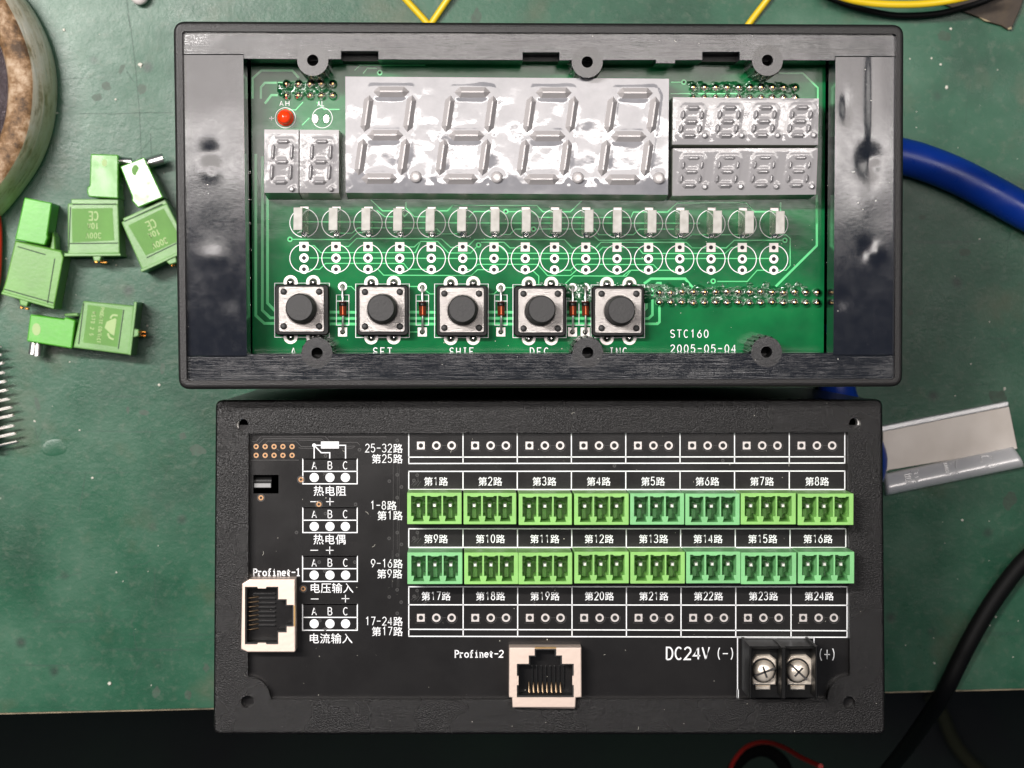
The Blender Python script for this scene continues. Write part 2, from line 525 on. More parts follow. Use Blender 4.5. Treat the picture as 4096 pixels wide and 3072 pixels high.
n = N(M['bench_edge']); n.col(n.ramp(n.noise(0.12, 5, 0.7), [(0.35, (0.16, 0.14, 0.09)), (0.55, (0.46, 0.37, 0.24))]))
m = M['floor'] = mat('dark_green_floor', (0.012, 0.03, 0.016), 0.6)
n = N(m); n.col(n.ramp(n.noise(0.006, 4), [(0.35, (0.006, 0.008, 0.007)), (0.68, (0.012, 0.045, 0.02))]))
M['roll_side'] = mat('layered_pale_tape', (0.28, 0.27, 0.19), 0.28, spec=0.6)
n = N(M['roll_side'])
lay = n.noise(1.0, 6, 0.7, n.stretch((0.045, 0.045, 0.35), (R(22), R(-12), 0)), dist=0.8)
c = n.ramp(n.mix(0.5, lay, n.noise(0.16, 6, 0.75)), [(0.40, (0.36, 0.27, 0.15)), (0.48, (0.80, 0.70, 0.55)), (0.57, (0.92, 0.85, 0.74))])
g = n.ramp(n.noise(0.035, 3), [(0.52, 0.0), (0.70, 0.4)])
n.col(n.mix(g, c, (0.38, 0.44, 0.16))); n.bump(lay, 0.8, 0.6)
M['roll_top'] = mat('stained_brown_paper', (0.34, 0.2, 0.1), 0.55)
n = N(M['roll_top'])
k1 = n.noise(0.13, 7, 0.75)
n.col(n.ramp(k1, [(0.38, (0.06, 0.03, 0.010)), (0.48, (0.22, 0.12, 0.05)), (0.57, (0.42, 0.29, 0.18)), (0.70, (0.62, 0.49, 0.37))]))
n.bump(n.noise(0.9, 6, 0.75), 0.35, 0.8)
M['roll_core'] = mat('dark_glinting_core', (0.12, 0.10, 0.11), 0.25, 0.7)
n = N(M['roll_core']); n.bump(n.noise(0.9, 4, 0.7), 1.0, 1.0)
M['blue'] = mat('blue_cable_sheath', (0.003, 0.036, 0.30), 0.27)
n = N(M['blue']); n.bump(n.noise(0.3, 3), 0.08, 0.6); n.rough(n.ramp(n.noise(0.2, 4), [(0.3, 0.24), (0.7, 0.42)]))
M['yellow'] = mat('yellow_wire_sheath', (0.72, 0.50, 0.012), 0.38)
n = N(M['yellow']); n.bump(n.noise(0.4, 3), 0.08, 0.6)
M['black_cable'] = mat('black_cable_sheath', (0.004, 0.004, 0.004), 0.6, spec=0.2)
M['sleeve'] = mat('black_sleeve', (0.003, 0.003, 0.003), 0.9, spec=0.1)
M['red'] = mat('red_wire_sheath', (0.5, 0.02, 0.012), 0.4)
M['olive'] = mat('olive_cord_sheath', (0.05, 0.05, 0.02), 0.8)
M['brown'] = mat('dark_brown_scrap', (0.035, 0.024, 0.016), 0.6)
n = N(M['brown']); n.col(n.ramp(n.noise(0.2, 5, 0.7), [(0.3, (0.022, 0.015, 0.012)), (0.7, (0.06, 0.04, 0.022))]))
M['brown_edge'] = mat('torn_pale_edge', (0.3, 0.24, 0.14), 0.7)
M['white'] = mat('white_plastic', (0.72, 0.66, 0.64), 0.35)
m = M['alu'] = mat('dull_aluminium', (0.72, 0.66, 0.60), 0.5, 0.35)
n = N(m); n.col(n.ramp(n.noise(0.09, 4), [(0.3, (0.62, 0.56, 0.50)), (0.7, (0.76, 0.70, 0.64))]))
n.bump(n.noise(1.0, 4, 0.6, n.stretch((0.3, 3, 1), (0, 0, R(11)))), 0.02, 0.7)
m = M['alu_polished'] = mat('polished_aluminium', (0.92, 0.91, 0.90), 0.36, 0.4)
n = N(m); n.bump(n.noise(0.4, 4, 0.6), 0.10, 0.6)
M['crumb'] = mat('pale_crumb', (0.6, 0.58, 0.5), 0.6)
M['bit_green'] = mat('dark_green_plastic', (0.02, 0.12, 0.05), 0.4)
M['ribbon'] = mat('grey_ribbon', (0.30, 0.30, 0.30), 0.4)

# ------------------------------------------------------------------ lettering
def arc(cx, cy, rx, ry, a0, a1, n=10):
    return [(cx + rx * math.cos(R(a0 + (a1 - a0) * k / n)), cy + ry * math.sin(R(a0 + (a1 - a0) * k / n))) for k in range(n + 1)]
GL = {
    '0': [arc(.5, .5, .46, .5, 90, 450, 18)],
    '1': [[(.2, .8), (.55, 1), (.55, 0)]],
    '2': [arc(.5, .72, .44, .28, 165, -25, 10) + [(.05, 0), (.98, 0)]],
    '3': [arc(.46, .755, .42, .245, 155, -85, 10) + arc(.46, .26, .48, .26, 85, -160, 10)],
    '4': [[(.72, 0), (.72, 1), (.02, .3), (1, .3)]],
    '5': [[(.9, 1), (.18, 1), (.1, .55)] + arc(.47, .32, .47, .32, 130, -150, 12)],
    '6': [[(.72, 1), (.2, .55)] + arc(.5, .31, .45, .31, 150, 510, 16)],
    '7': [[(.03, 1), (.97, 1), (.36, 0)]],
    '8': [arc(.5, .76, .36, .24, 90, 450, 14), arc(.5, .26, .46, .26, 90, 450, 14)],
    '9': [[(.28, 0), (.8, .45)] + arc(.5, .69, .45, .31, -30, -390, 16)],
    'A': [[(.02, 0), (.5, 1), (.98, 0)], [(.18, .33), (.82, .33)]],
    'B': [[(.08, 0), (.08, 1)] + arc(.5, .76, .36, .24, 90, -90, 8) + [(.08, .52)], [(.5, .52)] + arc(.5, .26, .44, .26, 90, -90, 8) + [(.08, 0)]],
    'C': [arc(.54, .5, .5, .5, 48, 312, 14)],
    'D': [[(.08, 0), (.08, 1)] + arc(.42, .5, .52, .5, 90, -90, 10) + [(.08, 0)]],
    'E': [[(.95, 1), (.08, 1), (.08, 0), (.95, 0)], [(.08, .52), (.75, .52)]],
    'F': [[(.95, 1), (.08, 1), (.08, 0)], [(.08, .52), (.75, .52)]],
    'H': [[(.05, 0), (.05, 1)], [(.95, 0), (.95, 1)], [(.05, .5), (.95, .5)]],
    'I': [[(.5, 0), (.5, 1)], [(.2, 1), (.8, 1)], [(.2, 0), (.8, 0)]],
    'L': [[(.08, 1), (.08, 0), (.95, 0)]],
    'M': [[(.02, 0), (.02, 1), (.5, .3), (.98, 1), (.98, 0)]],
    'N': [[(.05, 0), (.05, 1), (.95, 0), (.95, 1)]],
    'O': [arc(.5, .5, .5, .5, 90, 450, 18)],
    'P': [[(.08, 0), (.08, 1)] + arc(.5, .74, .42, .26, 90, -90, 8) + [(.08, .48)]],
    'S': [arc(.5, .755, .44, .245, 30, 250, 10) + arc(.5, .25, .46, .25, 70, -155, 10)],
    'T': [[(0, 1), (1, 1)], [(.5, 1), (.5, 0)]],
    'V': [[(0, 1), (.5, 0), (1, 1)]],
    'X': [[(0, 0), (1, 1)], [(0, 1), (1, 0)]],
    '+': [[(.0, .5), (1, .5)], [(.5, .12), (.5, .88)]],
    '-': [[(.05, .5), (.95, .5)]],
    '(': [arc(1.1, .5, .75, .62, 130, 230, 8)],
    ')': [arc(-.1, .5, .75, .62, 50, -50, 8)],
    'p': [[(.16, 0), (.16, 1)], [(0, 1), (.5, 1)] + arc(.55, .74, .38, .26, 90, -90, 8) + [(.16, .48)], [(0, 0), (.36, 0)]],
    'r': [[(.2, 0), (.2, .66), (.02, .66)], arc(.62, .42, .42, .22, 180, 60, 6), [(0, 0), (.5, 0)]],
    'o': [arc(.5, .33, .43, .33, 90, 450, 14)],
    'f': [[(.42, 0), (.42, .78)] + arc(.68, .8, .26, .2, 180, 50, 6), [(.12, .64), (.8, .64)], [(.15, 0), (.72, 0)]],
    'i': [[(.2, .66), (.5, .66), (.5, 0)], [(.18, 0), (.82, 0)], [(.44, .92), (.56, .92)]],
    'n': [[(.02, .66), (.22, .66), (.22, 0)], arc(.52, .38, .3, .28, 165, 0, 6) + [(.82, 0)], [(.04, 0), (.4, 0)], [(.66, 0), (1, 0)]],
    'e': [[(.1, .36), (.9, .36)] + arc(.5, .34, .42, .33, 5, 315, 12)],
    't': [[(.42, .9), (.42, .14)] + arc(.62, .14, .2, .14, 180, 300, 5), [(.1, .64), (.85, .64)]],
    'l': [[(.1, .82), (.5, 1), (.5, 0)], [(.15, 0), (.85, 0)]],
}
def strokes(mb, text, x, y, h, gw, adv, w, z0, z1, ux=(1, 0), uy=(0, 1)):
    """stroke lettering: x, y = lower left of the line; h height, gw glyph width, adv advance, w line width"""
    for k, ch in enumerate(text):
        for pl in GL.get(ch, []):
            pts = []
            for a, b in pl:
                lx, ly = k * adv + a * gw, b * h
                pts.append((x + ux[0] * lx + uy[0] * ly, y + ux[1] * lx + uy[1] * ly))
            mb.strip(pts, w, z0, z1)

_cjk = {}
def glyph(ch):
    if ch not in _cjk:
        cu = bpy.data.curves.new('glyph', 'FONT'); cu.body = ch; cu.size = 1.0; cu.resolution_u = 2; cu.offset = 0.004
        o = bpy.data.objects.new('glyph', cu); COL.objects.link(o)
        bpy.context.view_layer.update()
        me = bpy.data.meshes.new_from_object(o.evaluated_get(bpy.context.evaluated_depsgraph_get()))
        _cjk[ch] = ([(v.co.x, v.co.y) for v in me.vertices], [tuple(p.vertices) for p in me.polygons])
        bpy.data.meshes.remove(me); bpy.data.objects.remove(o); bpy.data.curves.remove(cu)
    return _cjk[ch]
def hanzi(mb, ch, x, y, s, z):
    """one character with its square cell's lower left corner at x, y"""
    vs, fs = glyph(ch)
    mb.add([(x + a * s, y + (b + 0.085) * s, z) for a, b in vs], fs)

PX5 = 500.0 / FPX                 # millimetres per photo pixel on the lower box

# ------------------------------------------------------------------ bench and floor
bench = thing('workbench', 'workbench with a worn green top and a pale front edge', 'workbench', loc=(0, 0, 0))
e0 = Vector(WORLD.at(0, 2860, 0)); e1 = Vector(WORLD.at(4096, 2762, 0))
ed = (e1 - e0).normalized(); en = Vector((-ed.y, ed.x))
def on_bench(a, b): return tuple(e0 + ed * a + en * b)
W0, W1, DEEP = -500, 900, 900
mb = MB(); mb.prism([on_bench(W0, 0.6), on_bench(W1, 0.6), on_bench(W1, DEEP), on_bench(W0, DEEP)], -2.5, 0.0, bottom=True)
mb.build('mat_top', M['bench'], bench)
mb = MB(); mb.prism([on_bench(W0, 0.0), on_bench(W1, 0.0), on_bench(W1, 0.6), on_bench(W0, 0.6)], -26, -1.2, bottom=True)
mb.build('edge_band', M['bench_edge'], bench)
mb = MB(); mb.prism([on_bench(W0, 0.8), on_bench(W1, 0.8), on_bench(W1, DEEP), on_bench(W0, DEEP)], -26, -2.7, bottom=True)
mb.build('board', M['bench_edge'], bench)
# blisters in the mat
for px, py, r, h in ((217, 1790, 3.2, 0.17), (400, 1808, 2.4, 0.05)):
    x, y = WORLD.at(px, py, 0)
    mb = MB()
    prof = [(r * math.cos(a) , h * math.sin(a) - 0.04) for a in (math.pi / 2 * k / 6 for k in range(7))]
    mb.rings([[(x + rr * (1.05 + 0.12 * math.sin(3 * t + px)) * math.cos(t), y + rr * (0.82 + 0.1 * math.cos(2 * t + py)) * math.sin(t), z)
               for t in (2 * math.pi * k / 20 for k in range(20))] for rr, z in [(max(p[0], 0.05), p[1]) for p in prof]], True, False, True)
    mb.build('blister', M['bench'], bench)
# long scratches and old marks on the mat
b = MB()
for q in ((1120, 0, 1160, 260, 1200, 600, 1235, 1000, 1255, 1500, 1262, 1660), (700, 1005, 1000, 1008, 1300, 996, 1530, 1000), (1130, 120, 1150, 240), (1120, 630, 1180, 720), (1330, 1180, 1350, 1500)):
    b.strip([WORLD.at(x / 2.212, y / 2.212, 0) for x, y in zip(q[::2], q[1::2])], 0.14, 0.0, 0.012)
for q in ((310, 910, 330, 1010, 380, 905), (700, 1660, 760, 1300), (1500, 1240, 1420, 1420)):
    b.strip([WORLD.at(x / 2.212, 1300 + y / 2.212, 0) for x, y in zip(q[::2], q[1::2])], 0.12, 0.0, 0.012)
for k in range(26):
    px, py = (random.uniform(30, 680), random.uniform(150, 2700)) if k % 2 else (random.uniform(3640, 4080), random.uniform(250, 2650))
    a = random.uniform(0, 3.14); l = random.uniform(30, 190)
    b.strip([WORLD.at(px + l * t * math.cos(a) + random.uniform(-4, 4), py + l * t * math.sin(a) + random.uniform(-4, 4), 0) for t in (0, .35, .7, 1)], random.uniform(.05, .12), 0.0, 0.011)
b.build('scratch_marks', M['bench_scratch'], bench, stuff=True)
b = MB()
for px, py, rx, ry, a in ((487, 275, 9, 22, .5), (427, 345, 18, 16, .2), (388, 390, 20, 16, -.3), (566, 355, 17, 22, .1), (148, 1612, 8, 34, -.35), (575, 1650, 22, 12, .2), (512, 1640, 7, 13, 0), (730, 1745, 14, 16, 0), (792, 1800, 30, 24, .2), (650, 1475, 12, 20, 0),
                         (1905, 70, 20, 34, .2), (3992, 1590, 34, 30, .3), (4040, 2000, 26, 40, .4), (3640, 1250, 12, 14, 0), (3790, 640, 10, 12, 0), (3690, 870, 14, 10, 0), (3860, 1010, 24, 16, .2), (625, 2770, 16, 22, .3), (752, 2780, 13, 18, 0), (825, 2670, 12, 18, 0), (330, 1350, 10, 20, 0), (3775, 145, 30, 22, .3)):
    pts = []
    for k in range(18):
        t = 2 * math.pi * k / 18
        r_ = 1 + 0.45 * noise.noise(Vector((math.cos(t) * 1.7, math.sin(t) * 1.7, px)))
        u, v = rx * r_ * math.cos(t), ry * r_ * math.sin(t)
        pts.append(WORLD.at(px + u * math.cos(a) - v * math.sin(a), py + u * math.sin(a) + v * math.cos(a), 0))
    b.prism(pts, 0.0, 0.008)
b.build('old_stains', M['bench_stain'], bench, stuff=True)
floor = MB(); floor.box(-2500, -2500, 2500, 1500, -720, -700)
tag(floor.build('floor', M['floor']), kind='structure')

# ------------------------------------------------------------------ panel meter (upper device)
ux, uy = WORLD.at(2158, 820, 117)
UPOSE = Matrix.Translation((ux, uy, 117)) @ Matrix.Rotation(R(1.2), 4, 'X')
U = Frame(UPOSE)
meter = thing('panel_meter', 'opened panel meter with green circuit board and film covered digit displays', 'panel meter', mat=UPOSE)
ZFL, ZP = -1.5, -15.0             # flange level, board level
OUT = [(692, 84), (3617, 97), (3612, 1547), (713, 1558)]
INN = [(728, 125), (3586, 135), (3580, 1517), (746, 1523)]
outer = round_poly(U.poly(OUT, 0), 2.6, 5)
mb = MB(); mb.plate(outer, [round_poly(U.poly(INN, 0), 0.4, 1)], -9.0, 0.0, ch=0.9, steps=4)
bezel = mb.build('bezel', M['rim'], meter)

# flange: two rails and two side panels
def rail(pts, name):
    b = MB(); b.prism(pts, -10.5, ZFL, ch=0.12)
    return b.build(name, M['rail'], meter)
BOSS = [(1251, 241), (2349, 248), (3070, 241), (1268, 1412), (2351, 1410), (3066, 1408)]
RB, RH = 3.4, 1.25
def scallop(px, py, up):
    cx, cy = U.at(px, py, ZFL)
    a = range(0, 181, 20)
    return [(cx + 1.32 * math.cos(R(t)), cy + (1 if up else -1) * 1.32 * math.sin(R(t))) for t in a]
def P(x, y): return [U.at(x, y, ZFL)]
top = P(728, 125.5) + P(3585, 135.5) + P(3584, 226) + P(3341, 226) + P(3341, 243)
top += scallop(3070, 242.5, True) + P(2957, 242) + P(2957, 209) + P(2811, 209) + P(2811, 242) + P(2702, 242) + P(2702, 255) + P(2622, 254) + P(2622, 241)
top += scallop(2349, 242, True) + P(2236, 243) + P(2236, 211) + P(2092, 211) + P(2092, 242) + P(1512, 239) + P(1512, 206) + P(1366, 206) + P(1366, 238)
top += scallop(1251, 239, True) + P(973, 236) + P(973, 218) + P(729, 218)
rail(top, 'rail')
bot = P(746, 1522.5) + P(3580, 1516.5) + P(3580, 1421) + P(3333, 1420) + P(3333, 1412)
bot += scallop(3066, 1412.5, False) + scallop(2351, 1413.5, False) + scallop(1268, 1415, False)
bot += P(988, 1416) + P(988, 1425) + P(745, 1425)
rail(bot, 'rail')

def panel(tl, tr, br, bl, dents, name, nx=40, ny=150):
    vs = []; fs = []
    for j in range(ny + 1):
        v = j / ny
        for i in range(nx + 1):
            u = i / nx
            px = (tl[0] * (1 - u) + tr[0] * u) * (1 - v) + (bl[0] * (1 - u) + br[0] * u) * v
            py = (tl[1] * (1 - u) + tr[1] * u) * (1 - v) + (bl[1] * (1 - u) + br[1] * u) * v
            z = ZFL
            for dx, dy, sx, sy, d in dents:
                q = ((px - dx) / sx) ** 2 + ((py - dy) / sy) ** 2
                if q < 12: z += d * math.exp(-q / 2)
            x, y = U.at(px, py, ZFL)
            vs.append((x, y, z))
    for j in range(ny):
        for i in range(nx):
            a = j * (nx + 1) + i
            fs.append((a, a + nx + 1, a + nx + 2, a + 1))
    b = MB(); b.add(vs, fs, True)
    q = [U.at(*p, ZFL) for p in (tl, tr, br, bl)]
    b.rings([[(x, y, -10.5) for x, y in ccw(q)], [(x, y, ZFL) for x, y in ccw(q)]], cap0=False, cap1=False)
    return b.build(name, M['flange'], meter)
panel((729, 220), (973, 220), (988, 1423), (745, 1423),
      [(842, 612, 26, 28, -0.11), (846, 682, 24, 24, 0.07), (846, 682, 11, 11, -0.06), (846, 1029, 34, 26, 0.05), (790, 480, 70, 110, 0.10), (850, 900, 50, 60, -0.03), (925, 1190, 30, 40, -0.08), (800, 1250, 60, 80, 0.05)],
      'side_panel')
panel((3342, 228), (3584, 228), (3579, 1419), (3333, 1419),
      [(3478, 640, 28, 42, -0.22), (3503, 662, 13, 15, 0.07), (3488, 400, 13, 150, -0.10), (3385, 430, 14, 40, -0.10), (3502, 1014, 20, 24, 0.11), (3464, 1002, 20, 26, -0.10), (3372, 1200, 20, 26, -0.07), (3420, 900, 50, 120, 0.06)],
      'side_panel')
# cutter rings left in the side panels
mb = MB()
for k in range(29):
    y = 262 + k * 40 + random.uniform(-6, 6)
    cx, cy = U.at(937 + k * 0.45 + random.uniform(-3, 3), y, ZFL)
    a0 = random.uniform(0, 120)
    mb.circle_line(cx, cy, random.uniform(1.15, 1.6), 0.07, ZFL - 0.05, ZFL + 0.07, 18, a0, a0 + random.uniform(150, 330))
for k in range(24):
    y = 258 + k * 45 + random.uniform(-8, 8)
    cx, cy = U.at(3378 - k * 0.3 + random.uniform(-4, 4), y, ZFL)
    a0 = random.uniform(-60, 20)
    mb.circle_line(cx, cy, random.uniform(1.2, 1.9), 0.06, ZFL - 0.05, ZFL + 0.06, 14, a0, a0 + random.uniform(80, 150))
cx, cy = U.at(3377, 538, ZFL); mb.circle_line(cx, cy, 1.7, 0.09, ZFL - 0.05, ZFL + 0.04, 30)
cx, cy = U.at(950, 1350, ZFL); mb.circle_line(cx, cy, 1.75, 0.08, ZFL - 0.05, ZFL + 0.04, 30)
cx, cy = U.at(3480, 690, ZFL); mb.circle_line(cx, cy, 1.3, 0.09, ZFL - 0.05, ZFL + 0.04, 20, 190, 350)
for (xa, ya, xb, yb) in ((925, 235, 935, 1420), (3402, 240, 3400, 1400), (3572, 200, 3565, 1400)):
    mb.strip([U.at(xa, ya, ZFL), U.at(xb, yb, ZFL)], 0.06, ZFL - 0.05, ZFL + 0.02)
mb.build('cutter_marks', M['flange'], meter, stuff=True)

for k, (px, py) in enumerate(BOSS):
    cx, cy = U.at(px, py, ZFL)
    mb = MB()
    n_ = 32
    zt = ZFL + 0.02
    mb.plate(disc(cx, cy, RB, n_), [disc(cx, cy, RH, n_)], ZP, zt, bottom=False)
    for q in range(16):            # ribs on the post
        a = 2 * math.pi * q / 16
        x, y = cx + RB * math.cos(a), cy + RB * math.sin(a)
        mb.tube([(x, y, ZP), (x, y, zt - 1.5)], 0.28, 5, cap=False)
    o = mb.build('screw_boss', M['boss'], meter)
    mb = MB(); mb.cyl(cx, cy, RH, RH, ZP, ZP + 4, 16); mb.build('bore_bottom', M['hole'], o)
# housing behind the bezel
c = U.poly([(800, 190), (3520, 195), (3515, 1455), (812, 1462)], 0)
body_out = round_poly(c, 2.5, 3)
mb = MB(); mb.plate(body_out, [inset(ccw(c), 2.0)], -115.0, -9.0)
mb.box(min(p[0] for p in c) + 1, min(p[1] for p in c) + 1, max(p[0] for p in c) - 1, max(p[1] for p in c) - 1, -114.0, -112.0)
mb.build('housing', M['black'], meter)

# ---- green board
PB = [(1003, 150), (3303, 160), (3294, 1500), (1011, 1500)]
mb = MB(); mb.prism(U.poly(PB, ZP), ZP - 1.6, ZP, bottom=True)
board = mb.build('circuit_board', M['pcb'], meter)
mmU = (HC - 117 + 15) / FPX       # mm per px on the board
zt0, zt1 = ZP - 0.02, ZP + 0.035
tr = MB()
def T(pts, w=3.8): tr.strip([U.at(x, y, ZP) for x, y in pts], w * mmU, zt0, zt1)
for z, L in ((ZG, [
    (715, 228, 2127, 235), (975, 325, 1080, 325, 1130, 280, 1420, 280), (1520, 282, 1700, 282), (1800, 285, 1845, 330, 1975, 330),
    (575, 377, 1062, 380, 1125, 320, 1190, 320), (985, 438, 1050, 438, 1120, 370, 1840, 372, 1920, 445, 1985, 445),
    (715, 432, 760, 432, 815, 490, 1620, 490, 1665, 395, 1810, 395, 1900, 492, 2090, 492, 2127, 455), (1530, 442, 1610, 442, 1655, 400),
    (720, 535, 2127, 540), (720, 632, 805, 632, 855, 582, 1520, 582, 1560, 632, 1715, 632), (1270, 630, 1300, 630, 1350, 682, 2095, 685, 2127, 655),
    (1240, 40, 1340, 135, 1430, 135), (1290, 130, 1360, 185, 1440, 185), (1540, 60, 1540, 110, 1610, 185, 1705, 185), (1810, 135, 1890, 135, 1935, 88, 2127, 88),
    (1520, 190, 1560, 150), (1040, 778, 1075, 778, 1112, 815), (1705, 810, 1745, 842, 1783, 842), (1570, 778, 1640, 778), (1570, 1165, 1640, 1165)]),
    (ZH, [
    (-20, 135, 25, 88, 740, 90, 790, 143, 850, 143), (945, 143, 1025, 143, 1120, 50), (160, 190, 205, 140, 450, 142), (495, 142, 600, 142),
    (690, 140, 760, 190, 870, 190), (950, 190, 1120, 190), (1215, 190, 1370, 190), (1470, 190, 1540, 190, 1560, 145, 1650, 145), (1750, 145, 1850, 145, 1930, 70, 2127, 70),
    (0, 238, 2127, 240), (-110, 331, 0, 331), (430, 335, 510, 335, 555, 290, 690, 290), (730, 290, 850, 288), (950, 288, 1235, 290, 1265, 338, 1370, 338),
    (1480, 338, 1560, 338, 1610, 290, 1700, 290), (1760, 290, 1905, 290), (1215, 340, 1265, 385, 2010, 380, 2060, 335, 2127, 335),
    (150, 440, 210, 378, 975, 380, 1040, 450, 1115, 450), (0, 494, 175, 495, 235, 432), (262, 402, 460, 402, 510, 450, 600, 450),
    (415, 435, 435, 445, 490, 495, 1250, 497, 1300, 445, 1380, 445), (1200, 450, 1240, 450, 1285, 402, 2010, 402, 2060, 450, 2127, 450),
    (1460, 447, 1600, 447, 1640, 497, 2340, 497, 2395, 447, 2450, 447), (150, 542, 2127, 542), (145, 635, 185, 635, 235, 590, 745, 590, 830, 685, 1025, 685, 1075, 640, 1115, 640),
    (930, 640, 1025, 640, 1075, 590, 1730, 592, 1775, 640, 1910, 640), (0, 685, 180, 685, 235, 635, 330, 635), (700, 640, 755, 690, 755, 760),
    (980, 755, 1050, 688, 1500, 690, 1540, 640, 1650, 640), (465, 788, 540, 788), (325, 842, 375, 842, 410, 805), (1075, 788, 1120, 788), (995, 800, 1015, 785), (995, 1165, 1010, 1165)]),
    (ZI, [
    (1405, 600, 1405, 370, 1370, 338, 1300, 338), (1405, 600, 1370, 640, 1300, 640), (1210, 640, 1125, 640, 1040, 735, 785, 735),
    (0, 380, 520, 382, 570, 338, 690, 338), (520, 402, 570, 450, 690, 450), (770, 450, 860, 450, 930, 385, 1340, 385), (800, 338, 960, 338),
    (620, 540, 1265, 540), (1325, 60, 1325, 130), (440, 65, 1030, 65, 1100, 145, 1200, 145), (850, 497, 905, 448), (40, 640, -20, 690)]),
    (ZD, [(545, 805, 670, 805, 740, 730), (870, 730, 940, 800, 1085, 800), (730, 950, 800, 880), (1230, 430, 1280, 382, 1900, 382), (1310, 460, 1350, 410, 1440, 410), (500, 545, 560, 545)]),
    (ZF, [(170, 460, 250, 460), (165, 552, 760, 552), (720, 1430, 770, 1430, 840, 1500, 950, 1500), (1048, 1430, 1048, 1500)])):
    for q in L: T(z(*q))
for q in ((262, -350, 262, 1025, 335, 1092, 425, 1092), (318, -330, 318, 980, 385, 1045, 425, 1045), (362, -240, 362, 920, 425, 985)):
    T(ZG(*q), 11)
for x0, x1, z in ((880, 1120, ZG), (1560, 1790, ZG), (318, 545, ZH), (985, 1210, ZH)):
    for y in (996, 1048, 1096): T(z(x0, y, x1, y + 2), 11)
for q in ((1650, 755, 1710, 712, 2000, 712, 2070, 795), (1655, 1052, 1690, 1050, 1722, 1020, 1722, 800, 1765, 750, 1800, 750), (1650, 1096, 1765, 1096, 1782, 1080, 1782, 930), (1640, 990, 1672, 960, 1672, 800)):
    T(ZH(*q), 10)
T(ZI(1632, 0, 1632, 430, 1270, 790), 9)
T(ZD(262, 700, 262, 505, 345, 432, 640, 432, 700, 500), 9); T(ZD(340, 700, 340, 590, 378, 548, 490, 548), 9); T(ZD(378, 745, 440, 665, 500, 665), 9)
T(ZF(1040, 388, 1230, 388, 1350, 505, 1350, 900), 7); T(ZF(1345, 1420, 1340, 1600), 8)
tr.build('copper_traces', M['trace'], board, stuff=True)

# print on the green board
sk = MB()
s0, s1 = ZP + 0.03, ZP + 0.075
COLS = [1216, 1344, 1472, 1599, 1725, 1851, 1976, 2101, 2218, 2343, 2468, 2594, 2719, 2844, 2969, 3095]
def row_y(k, y): return y + k * 0.28
for k, cx in enumerate(COLS):
    for y in (892, 1033):
        x, yy = U.at(cx, row_y(k, y), ZP); sk.circle_line(x, yy, 56.5 * mmU, 2.9 * mmU, s0, s1, 44)
def SL(pts, w=2.6, close=False):
    q = [U.at(x, y, ZP) for x, y in pts]
    if close: q = q + [q[0], q[1]]
    sk.strip(q, w * mmU, s0, s1)
def SR(z, x0, y0, x1, y1): SL(z(x0, y0, x1, y0, x1, y1, x0, y1), close=True)
SR(ZG, 423, 750, 888, 1210); SR(ZG, 1112, 757, 1568, 1212); SR(ZG, 1783, 757, 2240, 1212); SR(ZH, 535, 762, 990, 1213); SR(ZH, 1200, 765, 1655, 1213)
DIO = [(ZG, 1000, 778, 1165), (ZG, 1678, 785, 1165), (ZH, 432, 788, 1165), (ZH, 1042, 788, 1165), (ZH, 1150, 788, 1165)]
for z, x, y0, y1 in DIO:
    SR(z, x - 52, 850, x + 54, 1107); SL(z(x - 52, 902, x + 54, 902))
def UT(z, text, x0, x1, ytop, ybot, w=3.2, gk=0.62):
    (pa,) = z(x0, ybot); (pb,) = z(x1, ybot); (pc,) = z(x0, ytop)
    a, b, c2 = U.at(*pa, ZP), U.at(*pb, ZP), U.at(*pc, ZP)
    L = b[0] - a[0]; k = len(text)
    adv = L / (k - 1 + gk) if k > 1 else L; gw = adv * gk if k > 1 else L
    strokes(sk, text, a[0], a[1], c2[1] - a[1], gw, adv, w * mmU, s0, s1)
UT(ZG, 'A', 560, 606, 1300, 1366); UT(ZG, 'SET', 1262, 1420, 1300, 1366); UT(ZG, 'SHIF', 1912, 2115, 1300, 1366)
UT(ZH, 'DEC', 680, 838, 1300, 1366); UT(ZH, 'INC', 1357, 1505, 1300, 1366)
UT(ZI, 'STC160', 387, 708, 1148, 1212); UT(ZI, '2005-05-04', 387, 942, 1275, 1338)
UT(ZD, 'AH', 518, 610, 720, 765, 2.4); UT(ZD, 'AL', 880, 940, 722, 768, 2.4); UT(ZD, '+', 420, 462, 862, 908, 3)
for cx in (560, 910):
    (p,) = ZD(cx + 12, 880); x, y = U.at(*p, ZP); sk.circle_line(x, y, 40 * mmU, 2.2 * mmU, s0, s1, 36)
sk.build('printed_legend', M['silk'], board, stuff=True)

# pads
zp0, zp1 = ZP - 0.02, ZP + 0.09
b = MB(); b.ring(0, 0, 18 * mmU, 8.5 * mmU, 0, 0.11, 20, square=1); pad_sq = b.mesh('solder_pad', M['tin_dull'])
b = MB(); b.ring(0, 0, 18 * mmU, 8.5 * mmU, 0, 0.11, 22); pad_rd = b.mesh('solder_pad', M['tin'])
b = MB(); b.cyl(0, 0, 9 * mmU, 9 * mmU, 0, 0.06, 16); hole_m = b.mesh('pad_hole', M['hole'])
b = MB(); b.ring(0, 0, 28 * mmU, 10 * mmU, 0, 0.10, 24); pad_big = b.mesh('solder_pad', M['tin_dull'])
b = MB(); b.lathe([(11 * mmU, 0), (9 * mmU, 0.35), (5 * mmU, 0.75), (2.5 * mmU, 1.0)], 0, 0, 14); blob = b.mesh('solder_joint', M['solder'])
b = MB(); b.ring(0, 0, 11 * mmU, 5 * mmU, 0, 0.08, 18); via_m = b.mesh('via_ring', M['trace'])
